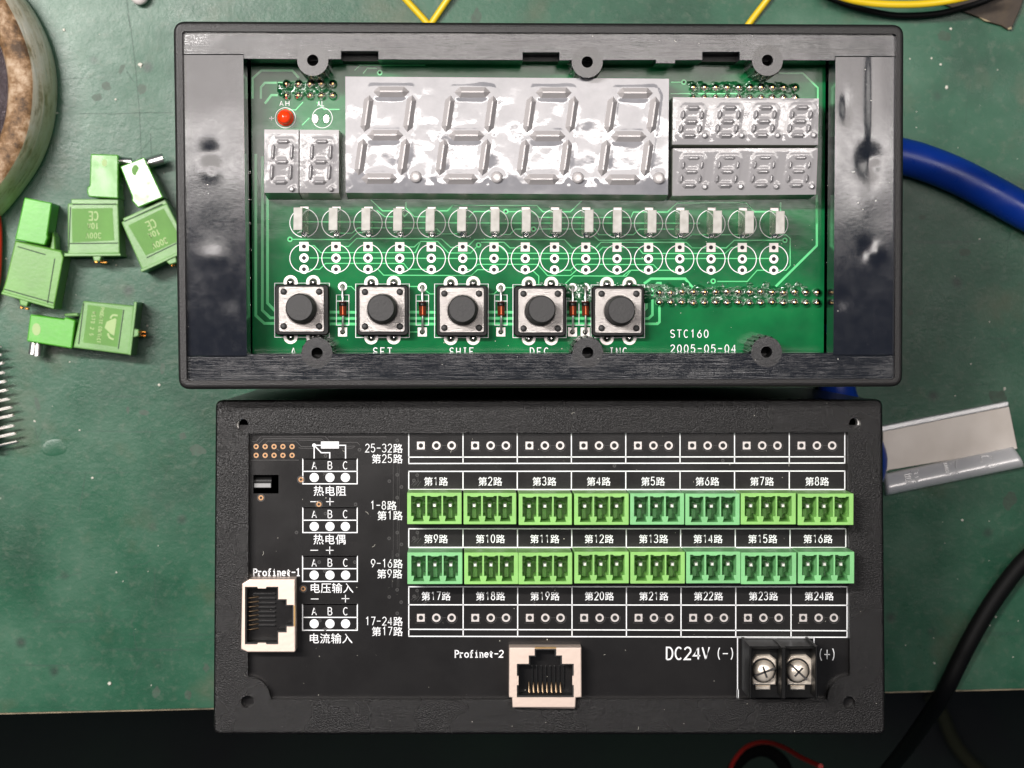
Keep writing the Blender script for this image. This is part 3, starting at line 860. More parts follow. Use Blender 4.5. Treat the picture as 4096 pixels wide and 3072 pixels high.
def put(mesh, px, py, z=ZP - 0.02, parent=board, name=None):
    x, y = U.at(px, py, ZP); return inst(name or mesh.name.split('.')[0], mesh, parent, (x, y, z))
for k, cx in enumerate(COLS):
    for j, y in enumerate((986, 1032, 1077)):
        put(pad_sq if j == 0 else pad_rd, cx, row_y(k, y)); put(hole_m, cx, row_y(k, y))
for z, pts in ((ZG, [(553, 377)]), (ZH, [(475, 140), (243, 425), (710, 290)]), (ZI, [(750, 733), (1360, 385)]), (ZD, [(1467, 452)]), (ZF, [(272, 460)])):
    for x, y in pts:
        (p,) = z(x, y); put(via_m, *p); put(hole_m, *p, z=ZP - 0.035, name='via_hole')

# header solder joints with flux
def flux_patch(px0, py0, px1, py1, seed, nx=60, ny=16, amp=0.7):
    vs, fs = [], []
    for j in range(ny + 1):
        for i in range(nx + 1):
            u, v = i / nx, j / ny
            px, py = px0 + (px1 - px0) * u, py0 + (py1 - py0) * v
            x, y = U.at(px, py, ZP)
            edge = min(u * 8, (1 - u) * 8, v * 3, (1 - v) * 3, 1.0)
            h = noise.noise(Vector((x * 0.55, y * 0.7, seed))) * 0.6 + noise.noise(Vector((x * 1.3, y * 1.3, seed + 5))) * 0.3
            vs.append((x, y, ZP - 0.25 + edge * (0.28 + amp * 1.5 * max(0, h + 0.08))))
    for j in range(ny):
        for i in range(nx):
            a = j * (nx + 1) + i
            fs.append((a, a + nx + 1, a + nx + 2, a + 1))
    b = MB(); b.add(vs, fs, True)
    b.build('flux_residue', M['flux'], board)
flux_patch(3140 - 20 - 3 * 340, 1112, 3285, 1236, 3.0, 120, 26, 0.85)
flux_patch(1090, 318, 1362, 402, 9.0, 50, 18)
flux_patch(2722, 312, 3225, 392, 14.0, 70, 18)
b = MB(); b.lathe([(18 * mmU, 0), (18 * mmU, 0.4), (15 * mmU, 0.95), (10 * mmU, 1.38), (5 * mmU, 1.55), (2 * mmU, 1.6)], 0, 0, 16); b_joint = b.mesh('solder_joint', M['solder'])
b = MB(); b.prism([(-.22, -.22), (.22, -.22), (.22, .22), (-.22, .22)], 0, 1.75, ch=0.08); b_pin = b.mesh('pin_tip', M['gold'])
def joint(px, py):
    put(b_joint, px, py, z=ZP + random.uniform(0, 0.12)); put(b_pin, px, py)
for i in range(15):
    for y in (825, 916):
        (p,) = ZI(290 + 95.7 * i, y + random.uniform(-5, 5)); joint(*p)
for x in (585, 700, 810, 918, 1025):
    for y in (562, 672):
        (p,) = ZD(x, y); joint(*p)
for x in (345, 435, 525, 615, 710, 800, 890, 980, 1070, 1165):
    for y in (505, 590):
        (p,) = ZF(x, y); joint(*p)

# ---- digit displays
def hexbar(p, q, w):
    p, q = Vector(p), Vector(q); t = (q - p).normalized(); n_ = Vector((-t.y, t.x)) * (w / 2)
    e = t * (w / 2)
    return [tuple(v) for v in (p, p + e - n_, q - e - n_, q, q - e + n_, p + e + n_)]
def digit_lines(cx, cy, hw, hh, th, tv, sl, gap):
    def S(x, y): return (cx + x + y * sl, cy + y)
    return [(S(*a), S(*b_), w) for a, b_, w in (((-hw + gap, hh), (hw - gap, hh), th), ((-hw + gap, 0), (hw - gap, 0), th), ((-hw + gap, -hh), (hw - gap, -hh), th),
            ((-hw, gap), (-hw, hh - gap), tv), ((hw, gap), (hw, hh - gap), tv), ((-hw, -hh + gap), (-hw, -gap), tv), ((hw, -hh + gap), (hw, -gap), tv))]
def digit(par, lines, zb, dp, mat_, rz=0.55, wide=0.43):
    for a, b_, w in lines:
        mb = MB(); mb.prism(hexbar(a, b_, w), zb - 0.3, zb + rz, ch=w * wide, chz=rz, steps=1)
        mb.build('segment', mat_, par)
    mb = MB(); mb.prism(disc(dp[0], dp[1], dp[2], 20), zb - 0.3, zb + rz * 0.7, ch=dp[2] * 0.45, chz=rz * 0.6, steps=3, smooth=True)
    mb.build('decimal_point', mat_, par)
ZDIS = -5.0
kd = (HC - 117 + 5) / FPX
def display(quad, mat_, dz, segs, dps, nx, ny, tent, reach, draft=1.0, name='digit_display'):
    t = U.poly(quad, ZDIS)         # tl tr br bl
    bt = [t[0], t[1], (t[2][0], t[2][1] - draft), (t[3][0], t[3][1] - draft)]
    mb = MB(); mb.loft([bt[3], bt[2], bt[1], bt[0]], ZP, [t[3], t[2], t[1], t[0]], [ZDIS + d - 0.3 for d in (dz[3], dz[2], dz[1], dz[0])])
    body = mb.build(name, M['display_side'], meter)
    S = [(a[0], a[1], b_[0] - a[0], b_[1] - a[1], w / 2, (b_[0] - a[0]) ** 2 + (b_[1] - a[1]) ** 2) for a, b_, w in segs]
    vs, fs = [], []
    for j in range(ny + 1):        # film: uneven, and tented where it runs up to a segment
        for i in range(nx + 1):
            u, v = i / nx, j / ny
            x = (t[0][0] * (1 - u) + t[1][0] * u) * (1 - v) + (t[3][0] * (1 - u) + t[2][0] * u) * v
            y = (t[0][1] * (1 - u) + t[1][1] * u) * (1 - v) + (t[3][1] * (1 - u) + t[2][1] * u) * v
            z = (dz[0] * (1 - u) + dz[1] * u) * (1 - v) + (dz[3] * (1 - u) + dz[2] * u) * v
            e = min(u * 30, (1 - u) * 30, v * 16, (1 - v) * 16, 1)
            z += 0.05 * noise.noise(Vector((x * 0.18, y * 0.18, 2.0))) * e - 0.05 * (1 - e)
            d = 1e9
            for ax, ay, bx, by, hw, L2 in S:
                q = max(0.0, min(1.0, ((x - ax) * bx + (y - ay) * by) / L2))
                dd = math.hypot(x - ax - bx * q, y - ay - by * q) - hw
                if dd < d: d = dd
            for px, py, r in dps: d = min(d, math.hypot(x - px, y - py) - r)
            d = max(d, 0.0) / (reach * (1 + 0.25 * noise.noise(Vector((x * 0.25, y * 0.25, 7.0)))))
            if d < 4: z += tent * math.exp(-d * d) * e
            vs.append((x, y, ZDIS + z))
    for j in range(ny):
        for i in range(nx):
            a = j * (nx + 1) + i
            fs.append((a, a + nx + 1, a + nx + 2, a + 1))
    mb = MB(); mb.add(vs, fs, True); mb.build('film_cover', mat_, body)
    return body
dl, dpl = [], []
for k in range(4):
    px = 900 + 1520 / 2.37 + k * 324.4
    cx, cy = U.at(px, 541 + k * 1.6, ZDIS); dp = U.at(1663 + k * 324.0, 708 + k * 1.6, ZDIS)
    dl.append(digit_lines(cx, cy, 85 * kd, 172 * kd, 42 * kd, 38 * kd, 0.142, 13 * kd)); dpl.append((dp[0], dp[1], 24 * kd))
big = display([(1381, 306), (2676, 315), (2672, 779), (1383, 771)], M['film'], (0, 0, 0, 0), sum(dl, []), dpl, 240, 88, 0.07, 0.5)
for L, dp in zip(dl, dpl): digit(big, L, ZDIS + 0.1, dp, M['segment'], 1.45)
for quad, cx0, dpx in (([(1058, 518), (1195, 519), (1194, 771), (1057, 771)], 1128, 1167), ([(1199, 519), (1356, 520), (1355, 772), (1198, 771)], 1283, 1323)):
    cx, cy = U.at(cx0, 648, ZDIS); dp = U.at(dpx, 756, ZDIS); dp = (dp[0], dp[1], 11 * kd)
    L = digit_lines(cx, cy, 37 * kd, 80 * kd, 22 * kd, 17 * kd, 0.07, 7 * kd)
    d = display(quad, M['film_small'], (0.25, 0.25, 0, 0) if cx0 < 1200 else (0.1, 0.3, 0, 0), L, [dp], 50, 80, 0.12, 0.4, 1.2)
    digit(d, L, ZDIS + 0.2, dp, M['film_small'], 0.95)
for quad, y0, gx, dpy, dz, dy in (([(2692, 389), (3275, 394), (3272, 580), (2690, 578)], 488, (330, 625, 915, 1205), 542, (0.12, 0.12, 0.0, 0.0), 55),
                              ([(2691, 594), (3270, 593), (3264, 778), (2690, 783)], 688, (330, 618, 905, 1190), 747, (0.5, 0.5, 0, 0), 55)):
    dl, dpl = [], []
    for k, g in enumerate(gx):
        cx, cy = U.at(2600 + g / 2.0109, y0 - 0.6 * k, ZDIS); dp = U.at(2600 + (g + 106) / 2.0109, dpy - 0.6 * k, ZDIS)
        dl.append(digit_lines(cx, cy, 37 * kd, dy * kd, 22 * kd, 19 * kd, 0.15, 7 * kd)); dpl.append((dp[0], dp[1], 12 * kd))
    d = display(quad, M['film_small'], dz, sum(dl, []), dpl, 150, 56, 0.11, 0.38, 0.7)
    for L, dp in zip(dl, dpl): digit(d, L, ZDIS + 0.25, dp, M['film_small'], 0.95)

# ---- red LED, empty LED footprint
(p,) = ZD(575, 880); x0, y0 = U.at(*p, ZP); (p,) = ZD(557, 866); x1, y1 = U.at(*p, ZP + 6)
mb = MB()
prof = [(1.85, 0), (1.85, 0.9), (1.55, 0.95), (1.5, 3.2)] + [(1.5 * math.cos(a), 3.2 + 1.5 * math.sin(a)) for a in (math.pi / 2 * k / 6 for k in range(1, 7))]
mb.rings([[(x + (x1 - x0) * z / 6, y + (y1 - y0) * z / 6, ZP + z) for x, y in disc(x0, y0, max(r, 0.02), 22)] for r, z in prof], True, False, True)
mb.build('red_led', M['red_led'], meter, label='small red indicator lamp')
for x, y, m_ in ((855, 890, 'tin'), (960, 890, 'solder')):
    (p,) = ZD(x, y); cx, cy = U.at(*p, ZP)
    mb = MB(); mb.prism([(cx + 15 * mmU * math.cos(t), cy + 20 * mmU * math.sin(t)) for t in (2 * math.pi * k / 18 for k in range(18))], ZP - 0.02, ZP + 0.25, ch=0.2, smooth=True)
    mb.build('solder_pad', M[m_], board)

# ---- row of sixteen clear LEDs
LTOP = [1173, 1314, 1445, 1572, 1702, 1828, 1962, 2087, 2211, 2338, 2451, 2590, 2719, 2852, 2980, 3103]
ZLT = -2.6
for k, (cx, lx) in enumerate(zip(COLS, LTOP)):
    yb = row_y(k, 886); yt = 829 + k * 1.0
    t = U.poly([(lx, yt + 92), (lx + 36, yt + 91), (lx + 37, yt), (lx + 1, yt + 1)], ZLT)
    bx, by = U.at(cx, yb, ZP)
    w, h = 19 * mmU, 50 * mmU
    bq = [(bx - w, by - h), (bx + w, by - h), (bx + w, by + h), (bx - w, by + h)]
    mb = MB(); mb.loft(bq, ZP + 0.6, t, ZLT - 0.25, bottom=True)
    led = mb.build('indicator_led', M['led_clear'], meter)
    tt = inset(ccw(t), 0.02)
    mb = MB(); mb.prism(tt, ZLT - 0.24, ZLT, ch=0.08); mb.build('frosted_top', M['led_top'], led)
    for dy, m_ in ((-52, 'tin'), (50, 'solder')):
        px, py = cx + (2 if dy < 0 else 2), yb + dy
        x, y = U.at(px, py, ZP)
        mb = MB()
        if dy < 0: mb.box(x - 17 * mmU, y - 14 * mmU, x + 17 * mmU, y + 8 * mmU, ZP - 0.02, ZP + 0.3, ch=0.1)
        else: mb.cyl(x, y, 17 * mmU, 15 * mmU, ZP - 0.02, ZP + 0.8, 14, ch=0.3)
        mb.build('solder_pad', M[m_], led)
    mb = MB(); mb.tube([(bx - 0.05, by - 1.0, ZP + 0.6), (t[0][0] * .4 + bx * .6, by - 1.0, ZP + 6), (t[0][0] * .4 + bx * .6 + .5, by + .4, ZP + 7)], 0.2, 5)
    mb.build('lead_frame', M['steel'], led)

# ---- push buttons
ZB_ = ZP + 4.0                     # top of the black base
SW = [(ZG, (425, 760, 883, 1193), (458, 780, 842, 1165), (632, 957), (652, 970), (498, 800, 822, 1117)),
      (ZG, (1118, 765, 1562, 1197), (1146, 783, 1530, 1165), (1327, 962), (1340, 972), (1190, 1487, 825, 1118)),
      (ZG, (1797, 768, 2235, 1203), (1828, 788, 2205, 1170), (2018, 970), (2022, 982), (1866, 2161, 838, 1130)),
      (ZH, (543, 772, 988, 1205), (582, 796, 964, 1172), (782, 972), (765, 986), (625, 917, 840, 1135)),
      (ZH, (1208, 774, 1653, 1203), (1236, 796, 1630, 1176), (1460, 980), (1440, 987), (1290, 1585, 840, 1133))]
for z, bq, pq, capc, holec, rv in SW:
    q = U.poly(z(bq[0], bq[3], bq[2], bq[3], bq[2], bq[1], bq[0], bq[1]), ZB_)
    x0, y0, x1, y1 = min(p[0] for p in q), min(p[1] for p in q), max(p[0] for p in q), max(p[1] for p in q)
    c_ = 0.55
    mb = MB(); mb.prism([(x0 + c_, y0), (x1 - c_, y0), (x1, y0 + c_), (x1, y1 - c_), (x1 - c_, y1), (x0 + c_, y1), (x0, y1 - c_), (x0, y0 + c_)], ZP + 0.4, ZB_, ch=0.25)
    sw = mb.build('push_button', M['black'], meter)
    q = U.poly(z(pq[0], pq[3], pq[2], pq[3], pq[2], pq[1], pq[0], pq[1]), ZB_ + 0.35)
    x0, y0, x1, y1 = min(p[0] for p in q), min(p[1] for p in q), max(p[0] for p in q), max(p[1] for p in q)
    (hp,) = z(*holec); hx, hy = U.at(*hp, ZB_ + 0.35)
    mb = MB(); mb.plate(rrect(x0, y0, x1, y1, 0.55, 4), [disc(hx, hy, 3.38, 40)], ZB_ - 0.05, ZB_ + 0.35, ch=0.12, steps=2, bottom=False)
    mb.rings([[(x, y, zz_) for x, y in disc(hx, hy, r_, 40)] for r_, zz_ in ((3.6, ZB_ + 0.34), (3.5, ZB_ + 0.62), (3.4, ZB_ + 0.62), (3.36, ZB_ + 0.1))], True, False, False)
    mb.build('cover_plate', M['plate'], sw)
    (cp,) = z(*capc); tx, ty = U.at(*cp, ZP + 10.5)
    mb = MB()
    prof = [(3.3, ZB_ - 0.3), (3.28, ZB_ + 2.2), (3.1, ZB_ + 2.6), (3.06, ZP + 10.1), (2.95, ZP + 10.4), (2.8, ZP + 10.5)]
    def lean(z_): return min(1.0, max(0.0, (z_ - ZB_) / (ZP + 10.5 - ZB_)))
    mb.rings([[(x + (tx - hx) * lean(z_), y + (ty - hy) * lean(z_), z_) for x, y in disc(hx, hy, r_, 36)] for r_, z_ in prof], True, False, True)
    mb.build('button_cap', M['cap'], sw)
    for rx in (rv[0], rv[1]):
        for ry in (rv[2], rv[3]):
            (rp,) = z(rx, ry); x, y = U.at(*rp, ZB_ + 0.5)
            mb = MB(); mb.lathe([(0.74, ZB_ + 0.3), (0.72, ZB_ + 0.6), (0.5, ZB_ + 0.8), (0.15, ZB_ + 0.86)], x, y, 16); mb.build('rivet', M['cap'], sw)
    cxm, ytop, ybot = (bq[0] + bq[2]) / 2, bq[1] - 18, bq[3] + 14
    for dx in (-96, 96):
        for yy in (ytop, ybot):
            (pp,) = z(cxm + dx, yy); put(pad_big, *pp)
            x, y = U.at(*pp, ZP)
            mb = MB(); mb.lathe([(18 * mmU, ZP), (15 * mmU, ZP + .3), (8 * mmU, ZP + .7), (3 * mmU, ZP + .8)], x, y, 14); mb.build('solder_joint', M['solder'], board)

# ---- glass diodes
for z, x, ya, yb in DIO:
    (a,) = z(x, ya); (b_,) = z(x + 2, yb); (c1_,) = z(x + 2, 905); (c2_,) = z(x + 4, 1025)
    zc = ZP + 1.0
    A_, B_ = U.at(*a, ZP), U.at(*b_, ZP); C1, C2 = U.at(*c1_, zc), U.at(*c2_, zc)
    dx, dy = C2[0] - C1[0], C2[1] - C1[1]
    def L_(t): return (C1[0] + dx * t, C1[1] + dy * t, zc)
    mb = MB(); mb.tube(catmull([L_(0), L_(.06), L_(.5), L_(.94), L_(1)], 3), [0.55] + [0.86] * 11 + [0.55], 14)
    dio = mb.build('diode', M['diode_glass'], meter)
    mb = MB(); mb.tube([L_(0.02), L_(.06), L_(.30), L_(.33)], [0.6, 0.9, 0.9, 0.86], 14); mb.build('cathode_band', M['black'], dio)
    mb = MB(); mb.tube([(C1[0] + dx * .3, C1[1] + dy * .3, zc + 0.62), (C1[0] + dx * .92, C1[1] + dy * .92, zc + 0.66)], 0.24, 8); mb.build('slug', M['diode_slug'], dio)
    for s_, e_ in ((A_, L_(0.0)), (B_, L_(1.0))):
        mb = MB(); mb.tube([(s_[0], s_[1], ZP), (s_[0], s_[1], ZP + 0.6), (s_[0] * .9 + e_[0] * .1, s_[1] * .9 + e_[1] * .1, zc), e_], 0.26, 8); mb.build('lead', M['steel'], dio)
    put(pad_rd, *a); (bb,) = z(x, yb); put(pad_sq, *bb)
    for pp in (a, bb):
        x_, y_ = U.at(*pp, ZP)
        mb = MB(); mb.lathe([(12 * mmU, ZP), (9 * mmU, ZP + .3), (4 * mmU, ZP + .5)], x_, y_, 12); mb.build('solder_joint', M['solder'], dio)

# things seen down the slot at the right of the board
mb = MB()
for q in ((1425, 600, 1470, 545, 1472, 640, 1420, 700), (1425, 740, 1470, 660, 1472, 760, 1425, 810), (1418, 400, 1472, 365, 1474, 395, 1418, 430)):
    pass
for (x0, y0, x1, y1) in ((3306, 300, 3332, 284), (3308, 452, 3332, 420), (3306, 500, 3332, 452)):
    a, b2 = U.at(x0, y0, -24), U.at(x1, y1, -24)
    mb = MB(); mb.loft([(a[0], a[1] - 1.6), (b2[0], b2[1] - 1.6), (b2[0], b2[1]), (a[0], a[1])], -26, [(a[0], a[1] - 1.6), (b2[0], b2[1] - 1.6), (b2[0], b2[1]), (a[0], a[1])], [-25, -23, -23, -25]); mb.build('ribbon_lead', M['ribbon'], meter)
for y0, y1, m_ in ((1165, 1275, 'bit_green'), (1300, 1330, 'blue'), (1365, 1410, 'bit_green')):
    a, b2 = U.at(3304, y1, -26), U.at(3322, y0, -26)
    mb = MB(); mb.box(a[0], a[1], b2[0], b2[1], -32, -26, ch=0.3); mb.build('inner_connector', M[m_], meter)
for k in range(14):
    y0 = 640 + k * 52 + random.uniform(-12, 12)
    if k % 2 == 0 and 1080 < y0 < 1270: continue
    a = U.at(1000 if k % 2 else 3312, y0, -22)
    mb = MB(); mb.box(a[0] - .5, a[1] - .35, a[0] + .35, a[1] + .35, -26, -22, ch=0.1); mb.build('inner_pin', M['solder'], meter)

# ------------------------------------------------------------------ terminal box (lower device)
lx, ly = WORLD.at(2197, 2268, 100)
LPOSE = Matrix.Translation((lx, ly, 100))
Lf = Frame(LPOSE)
boxr = thing('controller_box', 'black controller box with two rows of green terminal headers and white Chinese print', 'controller', mat=LPOSE)
ZQB = -2.4                        # level of the black board
OUTL = [(862, 1600), (3531, 1597), (3543, 2939), (853, 2939)]
def arcpx(cx, cy, r, a0, a1, n_=8):
    return [(cx + r * math.cos(R(a0 + (a1 - a0) * k / n_)), cy + r * math.sin(R(a0 + (a1 - a0) * k / n_))) for k in range(n_ + 1)]
REC = [(994, 1734), (3392, 1730), (3400, 2700)] + arcpx(3402, 2797, 92, -92, -180) + arcpx(990, 2799, 92, 0, -88) + [(991, 2700)]
HOL = [(969, 1700, 25), (3420, 1694, 24), (990, 2808, 26), (3396, 2811, 25)]
rec = Lf.poly(REC, 0)
holes = [ccw(rec)] + [disc(*Lf.at(x, y, 0), r * PX5, 22) for x, y, r in HOL]
outl = round_poly(Lf.poly(OUTL, 0), 1.7, 4)
mb = MB(); mb.plate(outl, holes, -6.0, 0.0, ch=0.7, steps=4)
case = mb.build('case', M['case'], boxr)
mb = MB(); mb.plate(inset(ccw(outl), 0.25), [inset(ccw(outl), 2.6)], -99.6, -5.9); mb.build('side_wall', M['black'], boxr)
for x, y, r in HOL:
    cx, cy = Lf.at(x, y, 0)
    mb = MB(); mb.plate(disc(cx, cy, r * PX5 * 1.0, 22), [disc(cx, cy, r * PX5 * 0.84, 22)], -7.4, -2.6, bottom=False); o = mb.build('screw_hole', M['pin'], boxr)
    mb = MB(); mb.cyl(cx, cy, r * PX5, r * PX5, -9, -7.5, 18); mb.build('bore_bottom', M['hole'], o)
mb = MB(); q = Lf.poly([(955, 1700), (3440, 1700), (3440, 2830), (950, 2830)], ZQB)
rect_hole = Lf.poly(ZJ(505, 828, 745, 828, 745, 1005, 505, 1005), ZQB)
mb.plate(q, [rect_hole], ZQB - 1.6, ZQB)
lb = mb.build('circuit_board', M['pcb_black'], boxr)
mb = MB(); q2 = Lf.poly([(955, 1800), (1200, 1800), (1200, 2100), (955, 2100)], -14); mb.prism(q2, -15, -14); mb.build('inner_floor', M['dark'], boxr)
mb = MB(); a = Lf.at(*ZJ(510, 950)[0], -5); b2 = Lf.at(*ZJ(680, 830)[0], -5)
mb.tube([(a[0], (a[1] + b2[1]) / 2, -5.4), (b2[0], (a[1] + b2[1]) / 2, -5.4)], (b2[1] - a[1]) / 2 * 0.95, 20); s_ = mb.build('spindle', M['black'], boxr)
mb = MB(); a2 = Lf.at(*ZJ(512, 950)[0], -2.9); b3 = Lf.at(*ZJ(672, 908)[0], -2.9); mb.box(a2[0], a2[1], b3[0], b3[1], -6, -2.9, ch=0.1); mb.build('spindle_flat', M['ribbon'], s_)

z0_, z1_ = ZQB - 0.01, ZQB + 0.05
zc_ = ZQB + 0.05
sk = MB()
def LS(pts, w=4.0, close=False):
    q = [Lf.at(x, y, ZQB) for x, y in pts]
    if close: q = q + [q[0], q[1]]
    sk.strip(q, w * PX5, z0_, z1_)
XV1 = [1635, 1852, 2069, 2285.5, 2503, 2720, 2938, 3157, 3379]
XV2 = [1635, 1852, 2070, 2287, 2505, 2722.5, 2941, 3160, 3383]
XV3 = [1635, 1852.5, 2070.6, 2288, 2505.5, 2724, 2943, 3164, 3388]
def lin(y0, y1, x): return y0 + (y1 - y0) * (x - 1635) / 1750
for XV, ya, yb, hs in ((XV1, (1733, 1731), (1854, 1852), ((1828.5, 1827), (1854, 1852))),
                       (XV1, (1885.5, 1884), (1958, 1958), ((1885.5, 1884), (1958, 1958))),
                       (XV2, (2115, 2115), (2189.5, 2190), ((2115, 2115), (2189.5, 2190))),
                       (XV3, (2347, 2347), (2545, 2549), ((2347, 2347), (2419, 2421), (2517, 2523), (2545, 2549)))):
    for x in XV: LS([(x, lin(*ya, x)), (x, lin(*yb, x))], 4.2)
    for h in hs: LS([(XV[0] - 2, h[0]), (XV[-1] + 2, h[1])], 4.4)
LS([(2942 + 6, 2550), (3256, 2551)], 3.5); LS([(2950, 2551), (2950, 2790)], 4); LS([(3256, 2551), (3256, 2575)], 4)
LS([(2951, 2758), (2951, 2796)], 8)
for XV in (XV1, XV2):              # lines running on between the headers
    pass
def cells(z, boxy, mid, lett, dots, x0=975, x1=1490, xs=(1083, 1232, 1378)):
    LS(z(x0, boxy[0], x1, boxy[0], x1, boxy[1], x0, boxy[1]), 4.2, True); LS(z(x0, mid, x1, mid), 4.2)
    for ch, x in zip('ABC', xs):
        (p,) = z(x, lett); cx, cy = Lf.at(*p, ZQB)
        strokes(sk, ch, cx - 9 * PX5, cy - 15 * PX5, 30 * PX5, 18 * PX5, 20 * PX5, 3.2 * PX5, z0_, z1_)
        (p,) = z(x, dots); cx, cy = Lf.at(*p, ZQB)
        sk.prism(disc(cx, cy, 18.3 * PX5, 24), z0_, z1_)
KX = dict(x0=908, x1=1392, xs=(1010, 1150, 1288))
cells(ZJ, (678, 913), 795, 738, 853); cells(ZJ, (1140, 1375), 1258, 1200, 1317)
cells(ZK, (55, 278), 165, 112, 222, **KX); cells(ZK, (482, 710), 596, 542, 652, **KX)
def sign(z, x, y, plus):
    (p,) = z(x, y); h = 15.5
    LS([(p[0] - h, p[1]), (p[0] + h, p[1])], 3)
    if plus: LS([(p[0], p[1] - h), (p[0], p[1] + h)], 3)
for z, x, y, s in ((ZJ, 1083, 1082, 0), (ZJ, 1232, 1082, 1), (ZJ, 1083, 1543, 0), (ZJ, 1230, 1543, 1), (ZK, 1015, 433, 0), (ZK, 1287, 430, 1)): sign(z, x, y, s)
LS(ZJ(1082, 548, 1082, 678), 4.4); LS(ZJ(1082, 548, 1150, 548), 4.4); LS(ZJ(1315, 548, 1380, 548, 1380, 678), 4.4); LS(ZJ(1082, 548, 1150, 618, 1230, 618, 1230, 678), 4.4)
q = Lf.poly(ZJ(1147, 578, 1317, 578, 1317, 512, 1147, 512), ZQB); sk.prism(q, z0_, z1_ + 0.006)
sk.prism(disc(*Lf.at(*ZJ(1082, 548)[0], ZQB), 7.6 * PX5, 18), z0_, z1_ + 0.006)

def cjk_line(text, cx, cy, ch=38.5, dg=21.5, align='c', w=3.3):
    """a line of characters and digits; cx, cy in photo pixels"""
    wid = [ch if ord(c_) > 255 else dg for c_ in text]
    tot = sum(wid)
    x = cx - tot / 2 if align == 'c' else cx - tot
    for c_, w_ in zip(text, wid):
        px, py = Lf.at(x, cy, ZQB)
        if ord(c_) > 255: hanzi(sk, c_, px + (ch * 0.02) * PX5, py - ch / 2 * PX5, ch * 0.98 * PX5, zc_)
        else: strokes(sk, c_, px + 3.0 * PX5, py - 16.5 * PX5, 32 * PX5, (dg - 6.0) * PX5, dg * PX5, w * PX5, z0_, z1_)
        x += w_
for k in range(8):
    cjk_line('第%d路' % (k + 1), (XV1[k] + XV1[k + 1]) / 2, 1924)
    cjk_line('第%d路' % (k + 9), (XV2[k] + XV2[k + 1]) / 2, 2154)
    cjk_line('第%d路' % (k + 17), (XV3[k] + XV3[k + 1]) / 2, 2383)
for z, x, y, t in ((ZJ, 1230, 975, '热电阻'), (ZJ, 1228, 1435, '热电偶'), (ZK, 1163, 332, '电压输入'), (ZK, 1155, 778, '电流输入')):
    (p,) = z(x, y); cjk_line(t, *p, ch=44.5)
for z, x, y, t in ((ZJ, 1924, 573, '25-32路'), (ZJ, 1924, 672, '第25路'), (ZJ, 1867, 1115, '1-8路'), (ZJ, 1924, 1210, '第1路'),
                   (ZK, 1797, 117, '9-16路'), (ZK, 1793, 207, '第9路'), (ZK, 1797, 628, '17-24路'), (ZK, 1797, 717, '第17路')):
    (p,) = z(x, y); cjk_line(t, *p, ch=41, dg=22.5, align='r', w=3.0)
def LT(z, text, x0, x1, ytop, ybot, w, gk=0.78):
    (pa,) = z(x0, ybot); (pb,) = z(x1, ybot); (pc,) = z(x0, ytop)
    a, b2, c2 = Lf.at(*pa, ZQB), Lf.at(*pb, ZQB), Lf.at(*pc, ZQB)
    k = len(text); adv = (b2[0] - a[0]) / (k - 1 + gk)
    strokes(sk, text, a[0], a[1], c2[1] - a[1], adv * gk, adv, w * PX5, z0_, z1_)
LT(ZK, 'profinet-l', 470, 888, 168, 228, 4.4, 0.86); LT(ZN, 'profinet-2', 168, 648, 620, 686, 4.4, 0.86)
LT(ZO, 'DC24V', 142, 524, 530, 636, 6.0, 0.76); LT(ZO, '(-)', 585, 748, 530, 640, 3.6, 0.9); LT(ZO, '(+)', 1488, 1645, 538, 648, 3.6, 0.9)
sk.build('printed_legend', M['silk'], lb, stuff=True)

# faint masked copper on the black board
tr = MB()
def LTr(pts, w=2.2): tr.strip([Lf.at(x, y, ZQB) for x, y in pts], w * PX5, ZQB - 0.02, ZQB + 0.03)
for q in ((485, 515, 530, 515, 578, 462, 1185, 462, 1225, 505), (545, 545, 605, 485, 1150, 487, 1180, 512), (610, 545, 640, 508, 910, 508, 960, 560, 1080, 560), (1215, 468, 1765, 468),
          (935, 500, 1150, 500), (1320, 520, 1490, 520, 1515, 545), (1390, 558, 1465, 556), (480, 688, 935, 688), (935, 568, 960, 576, 1140, 576), (725, 580, 750, 600), (1330, 575, 1440, 575, 1470, 560)):
    LTr(ZJ(*q))
for x in (1832, 1870, 1888): LTr(ZJ(x, 700, x, 1650), 1.2)
for x in (1700, 1745, 1760): LTr(ZK(x, 0, x, 330), 1.2)
for XV, y in ((XV1, 1782), (XV3, 2471)):
    for x in XV[:-1]:
        LTr([(x + 128, y), (x + 152, y)], 1.6); LTr([(x + 26, y), (x + 72, y)], 1.6); LTr([(x + 26, y + 21), (x + 70, y + 21)], 1.6)
        for dx in (111, 172):
            cx, cy = Lf.at(x + dx, y + 1, ZQB); tr.circle_line(cx, cy, 22 * PX5, 1.8 * PX5, ZQB - .02, ZQB + .03, 20, 200, 380)
for y in (1890, 2118, 2350):
    for k in range(4): LTr([(1645 + k * 8, y + 50 + (k % 2) * 5), (1660 + k * 8, y + 35)], 1.6)
    LTr([(1672, y + 10), (1672, y + 40)], 1.5); LTr([(1680, y + 72), (1700, y + 56), (1722, y + 56)], 1.5)
for k in range(8):
    for XV, y in ((XV1, 1947), (XV2, 2177), (XV3, 2406)):
        LTr([(XV[k] + 62, y), (XV[k] + 72, y + 6)], 2.4); LTr([(XV[k] + 66, y + 5), (XV[k] + 62, y + 9)], 2.2)
tr.build('copper_traces', M['black_trace'], lb, stuff=True)

